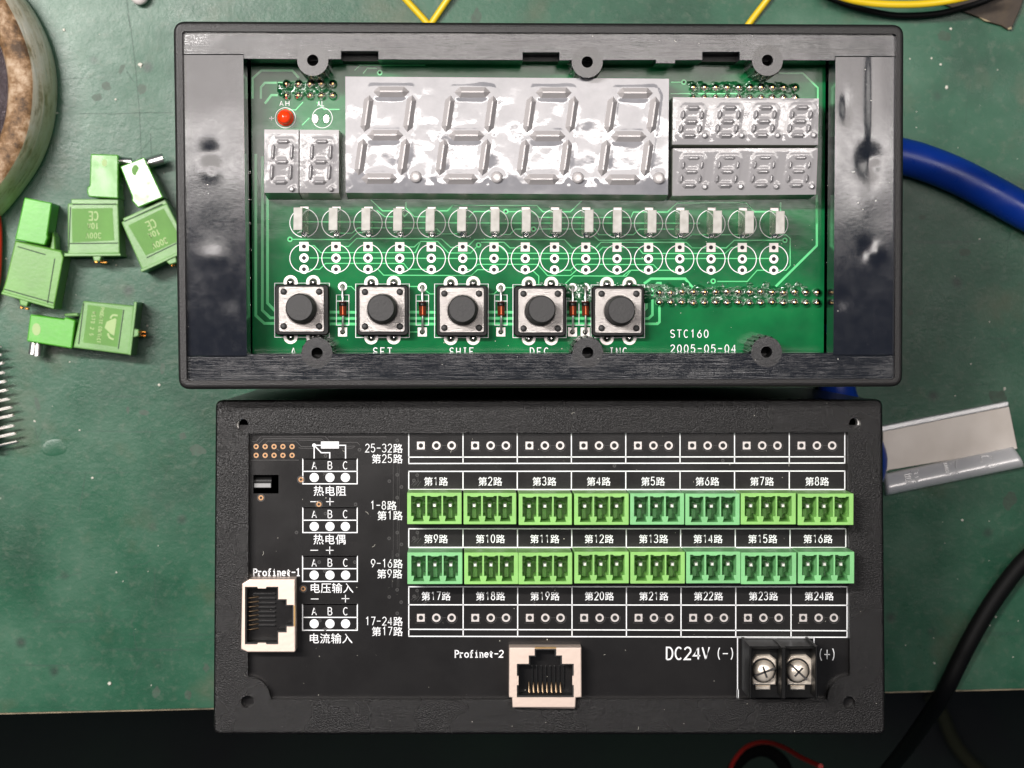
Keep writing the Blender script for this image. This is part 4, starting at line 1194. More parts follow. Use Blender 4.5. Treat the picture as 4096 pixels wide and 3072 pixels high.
b = MB(); b.ring(0, 0, 17 * PX5, 9.8 * PX5, 0, 0.10, 24); rd = b.mesh('solder_pad', M['tin_dull'])
b = MB(); b.ring(0, 0, 15.5 * PX5, 9.3 * PX5, 0, 0.10, 20, square=1); sq = b.mesh('solder_pad', M['tin_dull'])
b = MB(); b.cyl(0, 0, 9.6 * PX5, 9.6 * PX5, 0, 0.05, 16); hl = b.mesh('pad_hole', M['hole'])
b = MB(); b.ring(0, 0, 10.5 * PX5, 5 * PX5, 0, 0.09, 20); gp = b.mesh('gold_pad', M['gold_pad'])
b = MB(); b.ring(0, 0, 7 * PX5, 3.6 * PX5, 0, 0.07, 16); vb = b.mesh('via_ring', M['black_trace'])
b = MB(); b.ring(0, 0, 16 * PX5, 12.5 * PX5, 0, 0.06, 20); vo = b.mesh('via_ring', M['black_trace'])
b = MB(); b.cyl(0, 0, 5.2 * PX5, 5.2 * PX5, 0, 0.04, 14); hs_ = b.mesh('pad_hole', M['hole'])
def lput(mesh, px, py, z=ZQB - 0.01, name=None):
    x, y = Lf.at(px, py, ZQB); return inst(name or mesh.name.split('.')[0], mesh, lb, (x, y, z))
for XV, y in ((XV1, 1782), (XV3, 2471)):
    for x in XV[:-1]:
        for dx, m_ in ((48.5, sq), (110.5, rd), (171.5, rd)):
            lput(m_, x + dx, y); lput(hl, x + dx, y)
for x in (532, 618, 702, 786, 873):
    for y in (560, 643):
        (p,) = ZJ(x, y); lput(gp, *p); lput(hs_, *p)
for z, x, y in ((ZJ, 957, 873), (ZJ, 578, 1045), (ZJ, 1127, 1107), (ZK, 913, 343)):
    (p,) = z(x, y); lput(gp, *p); lput(hs_, *p); lput(vo, *p)
for z, x, y in ((ZJ, 1190, 648), (ZJ, 1512, 590), (ZJ, 1870, 502), (ZJ, 1870, 828), (ZJ, 1795, 888), (ZJ, 1910, 943), (ZJ, 1475, 1107), (ZJ, 1190, 1195), (ZJ, 1187, 815), (ZJ, 915, 1375),
                (ZJ, 1870, 1045), (ZJ, 1870, 1375), (ZJ, 1793, 1430), (ZJ, 1910, 1487), (ZJ, 1870, 1588), (ZK, 1055, 107), (ZK, 1105, 187), (ZK, 1370, 107), (ZK, 1745, 352), (ZK, 1675, 415), (ZK, 1780, 462), (ZK, 1745, 560), (ZK, 1060, 625), (ZK, 1107, 700),
                (ZL, 148, 475), (ZL, 120, 522), (ZL, 150, 970), (ZL, 120, 1018), (ZL, 148, 1470), (ZL, 122, 1520), (ZL, 1848, 395), (ZM, 735, 350)):
    (p,) = z(x, y); lput(vb, *p); lput(hs_, *p, z=ZQB - .012)

# ---- sixteen green terminal headers
HTOP = 7.2                        # rim level above the case top
LIME = {0, 1, 2, 3, 6, 7, 9, 10, 11, 12}
X1 = [(1630, 1848), (1855, 2066), (2076, 2289), (2296, 2514), (2519, 2735), (2743, 2960), (2964, 3184), (3190, 3412)]
X2 = [(1630, 1850), (1855, 2071), (2076, 2291), (2298, 2516), (2520, 2738), (2743, 2960), (2965, 3186), (3191, 3415)]
for i in range(16):
    xa, xb = (X1 if i < 8 else X2)[i % 8]
    ya, yb = (1973, 2098.5) if i < 8 else (2208.5, 2335)
    m_ = M['header_lime'] if i in LIME else M['header_teal']
    x0, y1 = Lf.at(xa, ya, HTOP); x1, y0 = Lf.at(xb, yb, HTOP)
    jx, jy = random.uniform(-.12, .12), random.uniform(-.12, .12); x0 += jx; x1 += jx; y0 += jy; y1 += jy
    w, h = x1 - x0, y1 - y0
    holes = []
    S = w / 470.0                  # measured on a header 470 units wide
    V = h / 275.0
    for c0 in (33, 172, 309):
        pts = [(c0, 27), (c0 + 22, 27), (c0 + 34, 35), (c0 + 90, 35), (c0 + 102, 27), (c0 + 124, 27), (c0 + 124, 203), (c0 + 103, 203), (c0 + 103, 220), (c0 + 112, 250), (c0 + 14, 250), (c0 + 22, 220), (c0 + 22, 203), (c0, 203)]
        holes.append([(x0 + a * S, y1 - b_ * V) for a, b_ in pts])
    mb = MB(); mb.plate(rrect(x0, y0, x1, y1, 0.12, 2), holes, ZQB, HTOP, ch=0.10, steps=2, bottom=False)
    hd = mb.build('terminal_header', m_, boxr, label=None if i in LIME else 'bluish green terminal header')
    mb = MB(); mb.box(x0 + .2, y0 + .2, x1 - .2, y1 - .2, ZQB, ZQB + 1.0); mb.build('header_floor', m_, hd)
    for c0 in (33, 172, 309):
        cx = x0 + (c0 + 62) * S; cy = y1 - 118 * V
        mb = MB(); mb.cyl(cx, cy, 1.0, 0.72, ZQB + 1.0, ZQB + 2.6, 16, ch=0.2); mb.build('pin_collar', m_, hd)
        mb = MB(); mb.box(cx - 1.75, cy - 0.25, cx + 1.75, cy + 0.45, ZQB + 0.9, ZQB + 2.0, ch=0.1); mb.build('cross_rib', m_, hd)
        mb = MB(); mb.box(cx - 0.5, y1 - 245 * V, cx + 0.5, cy - 0.9, ZQB + 0.9, ZQB + 3.0, ch=0.1); mb.build('key_rib', m_, hd)
        mb = MB(); mb.prism([(cx - .42, cy - .42), (cx + .42, cy - .42), (cx + .42, cy + .42), (cx - .42, cy + .42)], ZQB + 1, ZQB + 7.6, ch=0.16, chz=0.3); mb.build('pin', M['pin'], hd)

# ---- network sockets
def socket(z, shell, opening, contacts, horiz, ztop, tabs):
    o = Lf.poly(z(*shell), ztop); op = Lf.poly(z(*opening), ztop)
    mb = MB(); mb.plate(o, [op], ZQB - 1, ztop, ch=0.22, steps=2, bottom=False)
    s = mb.build('network_socket', M['tinplate'], boxr)
    c_ = Vector((sum(p[0] for p in op) / len(op), sum(p[1] for p in op) / len(op)))
    xs, ys = [p[0] for p in op], [p[1] for p in op]
    mb = MB(); mb.box(min(xs) - .4, min(ys) - .4, max(xs) + .4, max(ys) + .4, ztop - 11, ztop - 9.5); mb.build('socket_floor', M['dark'], s)
    mb = MB(); mb.plate(inset(ccw(op), -0.3), [inset(ccw(op), 0.32)], ztop - 9.6, ztop - 0.5); mb.build('socket_liner', M['dark'], s)
    for (px, py) in contacts:
        a = Lf.at(*z(px, py)[0], ztop - 3.0)
        mb = MB()
        if horiz:
            mb.tube([(a[0] - 0.8, a[1], ztop - 8), (a[0], a[1], ztop - 3.2), (a[0] + 0.5, a[1], ztop - 3.0), (a[0] + 5.6, a[1], ztop - 8.5)], 0.2, 6)
        else:
            mb.tube([(a[0], a[1] - 0.8, ztop - 8), (a[0], a[1], ztop - 3.2), (a[0], a[1] + 0.5, ztop - 3.0), (a[0], a[1] + 5.6, ztop - 8.5)], 0.2, 6)
        mb.build('contact', M['contact_wire'], s)
        mb = MB()
        if horiz: mb.box(a[0] + 1.2, a[1] + .55, a[0] + 6.2, a[1] + .8, ztop - 9.5, ztop - 4.2)
        else: mb.box(a[0] + .55, a[1] + 1.2, a[0] + .8, a[1] + 6.2, ztop - 9.5, ztop - 4.2)
        mb.build('contact_rib', M['dark_rib'], s)
    for q in tabs:
        p = Lf.poly(z(*q), ztop); mb = MB(); mb.prism(p, ztop - 1.2, ztop - 0.06); mb.build('spring_tab', M['tinplate'], s)
    return s
ZJT = 2.5
s1_ = socket(ZK, (372, 300, 440, 258, 842, 258, 845, 895, 835, 905, 420, 905, 362, 878),
       (397, 325, 693, 325, 693, 435, 768, 435, 768, 485, 828, 485, 828, 678, 768, 678, 768, 730, 693, 730, 693, 835, 397, 835),
       [(418, 424 + k * 40) for k in range(8)], True, ZJT, [(505, 322, 590, 322, 582, 340, 512, 340), (505, 838, 590, 838, 582, 822, 512, 822)])
s1_['label'] = 'socket standing on end beside the Profinet-1 print'
s2_ = socket(ZN, (706, 590, 1415, 590, 1418, 1080, 1362, 1086, 1356, 1182, 738, 1182, 733, 1086, 703, 1080),
       (780, 750, 897, 750, 897, 668, 955, 668, 955, 604, 1168, 604, 1168, 668, 1225, 668, 1225, 750, 1340, 750, 1340, 1080, 780, 1080),
       [(903 + k * 44.2, 1048) for k in range(8)], False, ZJT, [(778, 870, 796, 870, 796, 960, 778, 960), (1326, 870, 1344, 870, 1344, 960, 1326, 960)])
mb = MB()
for q in ((800, 965, 862, 965, 862, 1070, 800, 1070), (1238, 965, 1318, 965, 1318, 1070, 1238, 1070), (830, 765, 880, 765, 880, 955, 830, 955), (1240, 765, 1290, 765, 1290, 955, 1240, 955)):
    mb = MB(); mb.prism(Lf.poly(ZN(*q), ZJT - 5), ZJT - 10, ZJT - 5, ch=0.1); mb.build('guide_block', M['dark_rib'], s2_)
for q in ((410, 735, 480, 735, 480, 825, 410, 825), (490, 700, 680, 700, 640, 760, 490, 760)):
    mb = MB(); mb.prism(Lf.poly(ZK(*q), ZJT - 6), ZJT - 10, ZJT - 6, ch=0.1); mb.build('guide_block', M['dark_rib'], s1_)
mb = MB(); mb.prism(Lf.poly(ZK(829, 490, 843, 490, 843, 676, 829, 676), ZJT + .05), ZJT - 1, ZJT + 0.05); mb.build('latch_strip', M['gold'], s1_)
mb = MB(); mb.prism(Lf.poly(ZN(958, 588, 1166, 588, 1166, 602, 958, 602), ZJT + .05), ZJT - 1, ZJT + 0.05); mb.build('latch_strip', M['gold'], s2_)
mb = MB(); mb.prism(Lf.poly(ZN(742, 1170, 1350, 1170, 1350, 1192, 980, 1188, 742, 1180), ZJT - .4), ZJT - 2, ZJT - 0.4, ch=0.2); mb.build('bent_lip', M['tinplate'], s2_)

# ---- barrier terminal block
ZBT = 12.5
base = Lf.poly(ZO(892, 520, 1480, 520, 1480, 985, 885, 985), 6)
xs, ys = [p[0] for p in base], [p[1] for p in base]
bx0, bx1, by0, by1 = min(xs), max(xs), min(ys), max(ys)
mb = MB(); mb.box(bx0, by0, bx1, by1, ZQB, 5.0, ch=0.2)
tb = mb.build('terminal_block', M['black'], boxr)
def barrier(x0, x1, y0, y1):
    a = Lf.at(*ZO(x0, y1)[0], ZBT); b2 = Lf.at(*ZO(x1, y0)[0], ZBT)
    mb = MB(); mb.box(a[0], a[1], b2[0], b2[1], ZQB, ZBT, ch=0.15); mb.build('barrier', M['black'], tb)
barrier(880, 902, 520, 985); barrier(1164, 1204, 532, 985); barrier(1462, 1484, 520, 985)
a = Lf.at(*ZO(880, 545)[0], 9); b2 = Lf.at(*ZO(1484, 520)[0], 9)
mb = MB(); mb.box(a[0] + .1, a[1], b2[0] - .1, b2[1], ZQB, 9, ch=0.1); mb.build('back_wall', M['black'], tb)
for px0, px1, sx, rot in ((905, 1118, 1015, 0.35), (1212, 1438, 1315, -0.75)):
    zc2 = 6.4
    q = Lf.poly(ZO(px0 + 6, 862, px1 - 6, 862, px1, 820, px1, 640, px1 - 55, 595, px0 + 35, 595, px0, 650, px0, 820), zc2)
    mb = MB(); mb.prism(q, 4.5, zc2, ch=0.25); cp = mb.build('clamp_plate', M['screw'], tb)
    q = Lf.poly(ZO(px0 + 28, 905, px0 + 160, 905, px0 + 160, 866, px0 + 28, 866), 5.7); mb = MB(); mb.prism(q, 4.5, 5.7, ch=0.2); mb.build('clamp_foot', M['screw'], cp)
    q = Lf.poly(ZO(px0 + 30, 592, px0 + 155, 592, px0 + 155, 556, px0 + 30, 556), 5.2); mb = MB(); mb.prism(q, 4.9, 5.25); mb.build('wire_slot', M['hole'], cp)
    cx, cy = Lf.at(*ZO(sx, 747)[0], 8.6); r_ = 95 / 2.212 * PX5 * 0.985
    mb = MB(); mb.cyl(cx, cy, r_ * 1.17, r_ * 1.17, 6.3, 6.48, 28); mb.build('washer_gap', M['hole'], cp)
    mb = MB()
    mb.lathe([(r_, 6.4), (r_, 7.6), (r_ * .94, 8.1), (r_ * .78, 8.5), (r_ * .5, 8.75), (r_ * .1, 8.85)], cx, cy, 28)
    sc = mb.build('screw', M['screw'], tb)
    for t_, L1, hw in ((rot, r_ * 1.02, 0.22), (rot + math.pi / 2, r_ * 0.55, 0.22)):
        u = Vector((math.cos(t_), math.sin(t_))); n2 = Vector((-u.y, u.x)); c2 = Vector((cx, cy))
        mb = MB(); mb.prism([tuple(v) for v in (c2 - u * L1 - n2 * hw, c2 + u * L1 - n2 * hw, c2 + u * L1 + n2 * hw, c2 - u * L1 + n2 * hw)], 8.0, 8.9); mb.build('slot', M['roll_top'] if False else M['black_trace'], sc)

# ------------------------------------------------------------------ loose green plugs
def W(z, *p, h=0.0): return WORLD.poly(z(*p), h)
def plug(label, z, lever, body, lab, lip, nib, lever_mat, prints, copper, extra=None, hole=None, bm='plug_body_pale', tilt=(0, 0), seams=(), hb=11.0, hl=12.0, ridge=None):
    c0 = WORLD.at(*z(*body[:2])[0], 0)
    t = thing('terminal_plug', label, 'terminal plug', loc=(c0[0], c0[1], 0), group='loose green plugs on the bench')
    def loc(poly): return [(x - c0[0], y - c0[1]) for x, y in poly]
    bp = loc(W(z, *body, h=hb))
    mb = MB(); mb.prism(round_poly(bp, 0.35, 2), 0.2, hb, ch=0.35, steps=2); bd = mb.build('body', M[bm], t)
    lq = ccw(round_poly(loc(W(z, *lever, h=hl)), 0.3, 2)); li = inset(lq, 0.3)
    lxc, lyc = sum(p[0] for p in lq) / len(lq), sum(p[1] for p in lq) / len(lq)
    def lz_(p): return hl + tilt[0] * (p[0] - lxc) + tilt[1] * (p[1] - lyc)
    mb = MB(); mb.rings([[(x, y, 1.0) for x, y in lq], [(x, y, lz_((x, y)) - 0.3) for x, y in lq], [(x, y, lz_((x, y))) for x, y in li]], cap0=False)
    lv = mb.build('lever', lever_mat, t)
    if lab:
        mb = MB(); mb.prism(loc(W(z, *lab, h=hb + .06)), hb - 0.2, hb + 0.06); lp = mb.build('label_panel', M['plug_label'], t)
        pm = MB()
        for text, ox, oy, uxx, uyy, hgt, gw, adv, w in prints:
            o = Vector(loc(W(z, ox, oy, h=hb + .06))[0]); e = Vector(loc(W(z, ox + uxx, oy + uyy, h=hb + .06))[0]) - o
            u = e.normalized(); v = Vector((-u.y, u.x))
            strokes(pm, text, o.x, o.y, hgt, gw, adv, w, hb + 0.05, hb + 0.11, tuple(u), tuple(v))
        if prints: pm.build('moulded_lettering', M['plug_print'], lp, stuff=True)
    for q in seams:
        mb = MB(); mb.strip(loc(W(z, *q, h=hb + .03)), 0.32, hb - 0.1, hb + 0.03); mb.build('seam', M['plug_seam'], t)
    if ridge:
        mb = MB(); mb.prism(loc(W(z, *ridge, h=hb - .8)), 1.0, hb - 0.8, ch=0.2); mb.build('rear_ridge', M[bm], t)
    if lip:
        mb = MB(); mb.prism(loc(W(z, *lip, h=hb + .25)), 0.1, hb + 0.25, ch=0.15); mb.build('front_lip', M[bm], t)
    mb = MB(); mb.prism(loc(W(z, *nib, h=hb - .3)), 6.0, hb - 0.3, ch=0.2); mb.build('nib', M[bm], t)
    for q in copper:
        mb = MB(); mb.prism(loc(W(z, *q, h=6)), 4.5, 6.0, ch=0.2); mb.build('contact', M['copper'], t)
    for q in (extra or []):
        kind, pts, r_ = q
        if kind == 'wedge':
            mb = MB(); mb.prism(loc(W(z, *pts, h=9)), 2.0, 9.0, ch=0.3); mb.build('release_tab', M[bm], t)
        elif kind == 'wire':
            pp = loc(W(z, *pts, h=6)); mb = MB()
            mb.tube(catmull([(x, y, 6.0) for x, y in pp], 4), r_, 10); mb.build('tinned_wire', M['steel'], t)
        elif kind == 'hole':
            pp = loc(W(z, *pts, h=hl)); mb = MB(); mb.prism([(pp[0][0] + r_ * .75 * math.cos(a), pp[0][1] + r_ * 1.1 * math.sin(a)) for a in (2 * math.pi * k / 16 for k in range(16))], hl - .1, lz_(pp[0]) + 0.06)
            mb.build('dimple', M[hole or 'plug_label'], t)
    return t
plug('plain green plug nearest the tape roll, without print on its body', ZB,
     (180, 350, 382, 390, 348, 625, 352, 642, 330, 702, 110, 660),
     (112, 668, 450, 745, 470, 790, 398, 1168, 12, 1055, 40, 970),
     None, (14, 1040, 402, 1150, 396, 1172, 8, 1062), (142, 1090, 214, 1110, 196, 1155, 148, 1142), M['plug_lever'], [],
     [(146, 1150, 172, 1156, 168, 1172, 144, 1166), (184, 1158, 212, 1164, 208, 1180, 182, 1172)],
     [('wedge', (388, 604, 404, 640, 408, 742, 366, 735), 0)], ridge=(112, 664, 452, 742, 448, 764, 108, 690), bm='plug_body', seams=((130, 712, 335, 772), (404, 800, 350, 1130), (30, 1025, 395, 1128)))
plug('upright green plug with CE, 10A and 300V moulded faintly on its body', ZB,
     (668, 28, 872, 35, 872, 358, 655, 345, 640, 312, 645, 270, 660, 266),
     (498, 392, 872, 398, 884, 765, 500, 770),
     (528, 432, 830, 428, 842, 666, 532, 682), (474, 760, 890, 762, 890, 780, 474, 784), (678, 768, 752, 768, 736, 818, 692, 818), M['plug_lever_worn'],
     [('CE', 722, 456, -20, 0, 2.2, 1.15, 1.4, 0.34), ('10A', 725, 540, -20, 0, 1.4, 0.75, 1.05, 0.26), ('300V', 745, 612, -20, 0, 1.4, 0.75, 1.08, 0.2)],
     [(694, 812, 722, 814, 720, 836, 694, 832), (738, 812, 790, 818, 788, 838, 736, 836)],
     [('wire', (876, 78, 905, 82, 970, 88), 1.1), ('hole', (770, 95), 0.9)], hole='plug_print', tilt=(0.022, -0.012), ridge=(524, 362, 872, 362, 872, 402, 526, 400), seams=((535, 402, 856, 398), (506, 690, 872, 686), (520, 420, 508, 740)))
plug('tilted green plug with CE, 10A and 300V print half under the meter frame', ZB,
     (1062, 52, 1206, 350, 1018, 426, 970, 372, 976, 350, 882, 120),
     (892, 530, 1232, 392, 1408, 740, 1050, 890),
     (945, 556, 1206, 430, 1338, 660, 1076, 778), (1032, 880, 1400, 712, 1410, 732, 1044, 900), (1222, 818, 1296, 782, 1302, 828, 1250, 845), M['plug_lever_worn'],
     [('CE', 1132, 508, -20, 9, 2.2, 1.15, 1.4, 0.34), ('10A', 1166, 582, -20, 9, 1.4, 0.8, 1.1, 0.28), ('300V', 1222, 645, -20, 9, 1.5, 0.8, 1.12, 0.28)],
     [(1250, 842, 1296, 826, 1300, 850, 1262, 862)],
     [('wire', (1095, 95, 1140, 82, 1205, 62), 1.5), ('hole', (998, 148), 1.3)], hole='plug_label', tilt=(0.087, -0.044), ridge=(905, 505, 1214, 362, 1234, 396, 916, 530), seams=((916, 528, 1196, 398), (1080, 795, 1330, 675)))
plug('green plug lying sideways with maker print and two bare wire ends', ZQ,
     (170, 440, 720, 520, 738, 482, 905, 540, 846, 1000, 112, 880),
     (1035, 218, 1872, 300, 1800, 1105, 870, 985),
     (1112, 282, 1680, 360, 1592, 975, 1036, 900), (1868, 232, 1918, 240, 1815, 1112, 1770, 1098), (1862, 668, 1946, 692, 1940, 792, 1822, 832), M['plug_lever'],
     [('PHOENIX CONTACT', 1325, 325, -2.3, 20, 0.9, 0.45, 0.64, 0.17), ('MSTB 2 5', 1185, 400, -2.3, 20, 0.9, 0.5, 0.82, 0.17)],
     [(1946, 700, 2062, 712, 2060, 745, 1944, 738), (1944, 772, 2060, 780, 2058, 812, 1942, 805)],
     [('wire', (238, 905, 225, 1000, 212, 1095), 1.3), ('wire', (305, 910, 290, 1010, 282, 1120), 1.3), ('hole', (268, 685), 1.5), ('wedge', (725, 432, 940, 415, 955, 470, 735, 470), 0)], hole='plug_print',
     ridge=(1040, 246, 1052, 250, 972, 930, 958, 928), seams=((1046, 252, 962, 925), (1700, 365, 1610, 1010)))
# emblem on the sideways plug
last = [o for o in COL.objects if o.name.startswith('terminal_plug')][-1]
lp = [o for o in last.children if o.name.startswith('label_panel')][0]
c0 = last.location / MM
em = MB()
for q in ((1385, 660, 1420, 560, 1560, 500, 1585, 530, 1545, 790, 1490, 760), ):
    em.prism([(x - c0.x, y - c0.y) for x, y in W(ZQ, *q, h=11.06)], 11.0, 11.13, ch=0.04)
for q in ((1480, 510, 1520, 455, 1600, 460), (1440, 750, 1470, 820, 1535, 850)):
    pts = [(x - c0.x, y - c0.y) for x, y in W(ZQ, *q, h=11.06)]
    em.strip([tuple(v) for v in catmull(pts, 5)], 0.5, 11.0, 11.13)
em.build('emblem', M['plug_print'], lp)

# ------------------------------------------------------------------ other clutter on the bench
# tape roll
cx, cy = WORLD.at(-460, 355, 15)
roll = thing('tape_roll', 'fat roll of pale tape with a brown stained rim', 'tape roll', loc=(cx, cy, 0))
def wob(r, z, a, s, amp): return r + amp * noise.noise(Vector((math.cos(a) * 2.2, math.sin(a) * 2.2, z * 0.07 + s)))
NA = 120
def roll_ring(r, z, amp=0.8, s=0.0):
    return [(wob(r, z, a, s, amp) * math.cos(a), wob(r, z, a, s, amp) * math.sin(a), z) for a in (2 * math.pi * k / NA for k in range(NA))]
mb = MB(); mb.rings([roll_ring(r_, z_) for r_, z_ in ((42.0, 0), (42.6, 2), (42.6, 5), (42.1, 9), (41.3, 13), (40.4, 16.6), (39.7, 18.4))], True, False, False)
mb.build('tape_layers', M['roll_side'], roll)
mb = MB(); mb.rings([roll_ring(r_, z_) for r_, z_ in ((39.7, 18.4), (39.0, 19.0), (37.8, 19.3), (35.6, 19.2), (33.8, 18.8), (33.0, 17.5), (32.7, 8))], True, False, False)
mb.build('stained_rim', M['roll_top'], roll)
mb = MB(); mb.rings([[(33.5 * math.cos(a), 33.5 * math.sin(a), 12) for a in (2 * math.pi * k / 40 for k in range(40))], [(0.5 * math.cos(a), 0.5 * math.sin(a), 16) for a in (2 * math.pi * k / 40 for k in range(40))]], True, False, True)
mb.build('core', M['roll_core'], roll)
# pin strip at the left edge
tips = [(15, 190), (20, 262), (45, 335), (45, 420), (65, 498), (75, 575), (90, 655), (115, 728), (130, 800), (135, 890), (150, 960), (170, 1035)]
o0 = WORLD.at(-60, 1600, 5)
ph = thing('pin_strip', 'strip of bare metal header pins pointing right', 'pin header', loc=(o0[0], o0[1], 0))
mb = MB(); a = WORLD.at(-75, 1370, 6); b2 = WORLD.at(-40, 1370, 6); c2 = WORLD.at(-20, 1800, 6); d2 = WORLD.at(-60, 1800, 6)
mb.prism([(p[0] - o0[0], p[1] - o0[1]) for p in (a, b2, c2, d2)], 1.5, 7, ch=0.3); mb.build('strip_body', M['black'], ph)
for x, y in tips:
    a = WORLD.at(*ZC(x, y)[0], 4.5); b2 = WORLD.at(*ZC(x - 240, y + 46)[0], 4.5)
    mb = MB(); mb.tube([(b2[0] - o0[0], b2[1] - o0[1], 4.5), (a[0] - o0[0] - .6, a[1] - o0[1], 4.5), (a[0] - o0[0], a[1] - o0[1], 4.5)], [0.36, 0.36, 0.18], 4, smooth=False); mb.build('pin', M['steel'], ph)

def cable(name, label, cat, pts, r, mat_, n_=14, k=8):
    """pts: photo x, photo y, height of the axis above the bench"""
    P3 = []
    for px, py, h in pts:
        x, y = WORLD.at(px, py, h); P3.append((x, y, h))
    o = P3[0]
    mb = MB(); mb.tube([(p.x - o[0], p.y - o[1], p.z - o[2]) for p in catmull(P3, k)], r, n_)
    ob = mb.build(name, mat_); ob.location = [c_ * MM for c_ in o]
    return tag(ob, label, cat)
cable('blue_cable', 'thick blue cable curving over the bench on the right', 'cable',
      [(4420, 1010, 5), (4220, 905, 5), (4096, 845, 5), (3960, 770, 5), (3800, 690, 5), (3620, 628, 5), (3470, 620, 5), (3360, 720, 5), (3330, 1000, 5), (3340, 1300, 5), (3345, 1540, 5), (3400, 1690, 8.2), (3476, 1840, 8.6), (3420, 2010, 5.5), (3370, 2300, 5)], 5.0, M['blue'], 22)
cable('yellow_wire', 'yellow wire bent to a sharp point above the meter frame', 'wire',
      [(1540, -95, 2), (1625, 0, 1.2), (1700, 82, 1.0), (1718, 108, 1.0), (1732, 84, 1.6), (1792, -5, 2.6), (1850, -90, 3)], 0.9, M['yellow'])
cable('yellow_wire', 'straight yellow wire running up out of view near the third screw boss', 'wire',
      [(3140, -100, 3), (3068, 0, 1.5), (2996, 95, 1.0), (2950, 170, 1.0)], 0.9, M['yellow'])
cable('yellow_wire', 'yellow wire arching over a black cord at the top right', 'wire',
      [(3230, -60, 14), (3385, -6, 13), (3480, 12, 12), (3600, 18, 12), (3720, 13, 12), (3850, -8, 13), (3960, -40, 14)], 1.0, M['yellow'])
cable('black_wire', 'black wire under the yellow one, crossing the brown scrap', 'wire',
      [(3250, -40, 3), (3390, 20, 3), (3500, 48, 3), (3600, 62, 3), (3740, 56, 3.2), (3840, 34, 3.8), (3920, 10, 4), (4010, -30, 4)], 0.85, M['black_cable'])
cable('power_cable', 'black power cable drooping over the front edge of the bench', 'cable',
      [(4330, 2080, 3), (4200, 2160, 3), (4096, 2245, 3.2), (4000, 2365, 4), (3920, 2490, 4.5), (3850, 2620, 4.5), (3770, 2780, 0), (3690, 2900, -25), (3610, 3010, -60), (3530, 3110, -110), (3480, 3200, -160)], 2.5, M['black_cable'])
cable('red_cable', 'dark red lead just showing at the left edge beside the tape roll', 'cable',
      [(-30, 820, 3), (-16, 900, 3), (-14, 1000, 3), (-22, 1130, 3), (-50, 1230, 3)], 1.6, M['red'])
cable('red_wire', 'thin red wire end hanging below the front edge of the bench', 'wire',
      [ZO(700, 1640)[0] + (-190,), ZO(745, 1530)[0] + (-185,), ZO(840, 1420)[0] + (-178,), ZO(960, 1372)[0] + (-168,), ZO(1080, 1378)[0] + (-155,), ZO(1200, 1425)[0] + (-135,), ZO(1350, 1510)[0] + (-105,), ZO(1510, 1582)[0] + (-80,)], 0.8, M['red'])
cable('black_sleeve', 'black sleeve looping under the thin red wire', 'sleeve',
      [ZO(715, 1660)[0] + (-205,), ZO(770, 1560)[0] + (-204,), ZO(870, 1470)[0] + (-203,), ZO(985, 1440)[0] + (-203,), ZO(1090, 1470)[0] + (-203,), ZO(1180, 1560)[0] + (-203,), ZO(1230, 1680)[0] + (-203,)], 2.4, M['sleeve'])
cable('olive_cord', 'faint olive cord on the dark floor at the lower right', 'cord',
      [ZU(1560, 300)[0] + (-690,), ZU(1650, 430)[0] + (-690,), ZU(1720, 600)[0] + (-690,), ZU(1800, 720)[0] + (-690,), ZU(1900, 820)[0] + (-690,), ZU(2010, 900)[0] + (-690,)], 4.0, M['olive'])
# white cap at the top edge
o0 = WORLD.at(555, -60, 0)
mb = MB(); e = WORLD.at(555, -22, 4.5)
prof = [(2.3, -10), (2.35, 0)] + [(2.35 * math.cos(a), 2.6 * math.sin(a)) for a in (math.pi / 2 * k / 6 for k in range(1, 7))]
rings = []
for r_, t_ in prof:
    rings.append([(e[0] - o0[0] + max(r_, .03) * 1.05 * math.cos(a), e[1] - o0[1] - t_, 2.6 + max(r_, .03) * math.sin(a)) for a in (2 * math.pi * k / 24 for k in range(24))])
mb.rings(rings, True)
wc = mb.build('white_cap', M['white']); wc.location = (o0[0] * MM, o0[1] * MM, 0)
tag(wc, 'small white rounded cap just entering at the top of the bench', 'cap')
# brown scrap
o0 = WORLD.at(3900, 30, 0)
sc_ = thing('brown_scrap', 'dark brown torn scrap lying in the top right corner', 'scrap', loc=(o0[0], o0[1], 0))
q = [(x - o0[0], y - o0[1]) for x, y in W(ZV, 700, 60, 900, 140, 1060, 195, 1310, 285, 1500, 372, 1690, 425, 1790, 490, 1850, 480, 1880, 410, 2000, 130, 2060, -60, 2080, -300, 700, -300, h=1.6)]
mb = MB(); mb.prism(q, 0.1, 1.6, ch=0.15); mb.build('sheet', M['brown'], sc_)
q = [(x - o0[0], y - o0[1]) for x, y in W(ZV, 1310, 288, 1420, 325, 1505, 370, 1410, 352, h=1.3)]
mb = MB(); mb.prism(q, 0.3, 1.66); mb.build('torn_edge', M['brown_edge'], sc_)
q = [(x - o0[0], y - o0[1]) for x, y in W(ZV, 1780, 470, 1840, 445, 1850, 485, 1790, 495, h=1.3)]
mb = MB(); mb.prism(q, 0.3, 1.66); mb.build('torn_edge', M['brown_edge'], sc_)

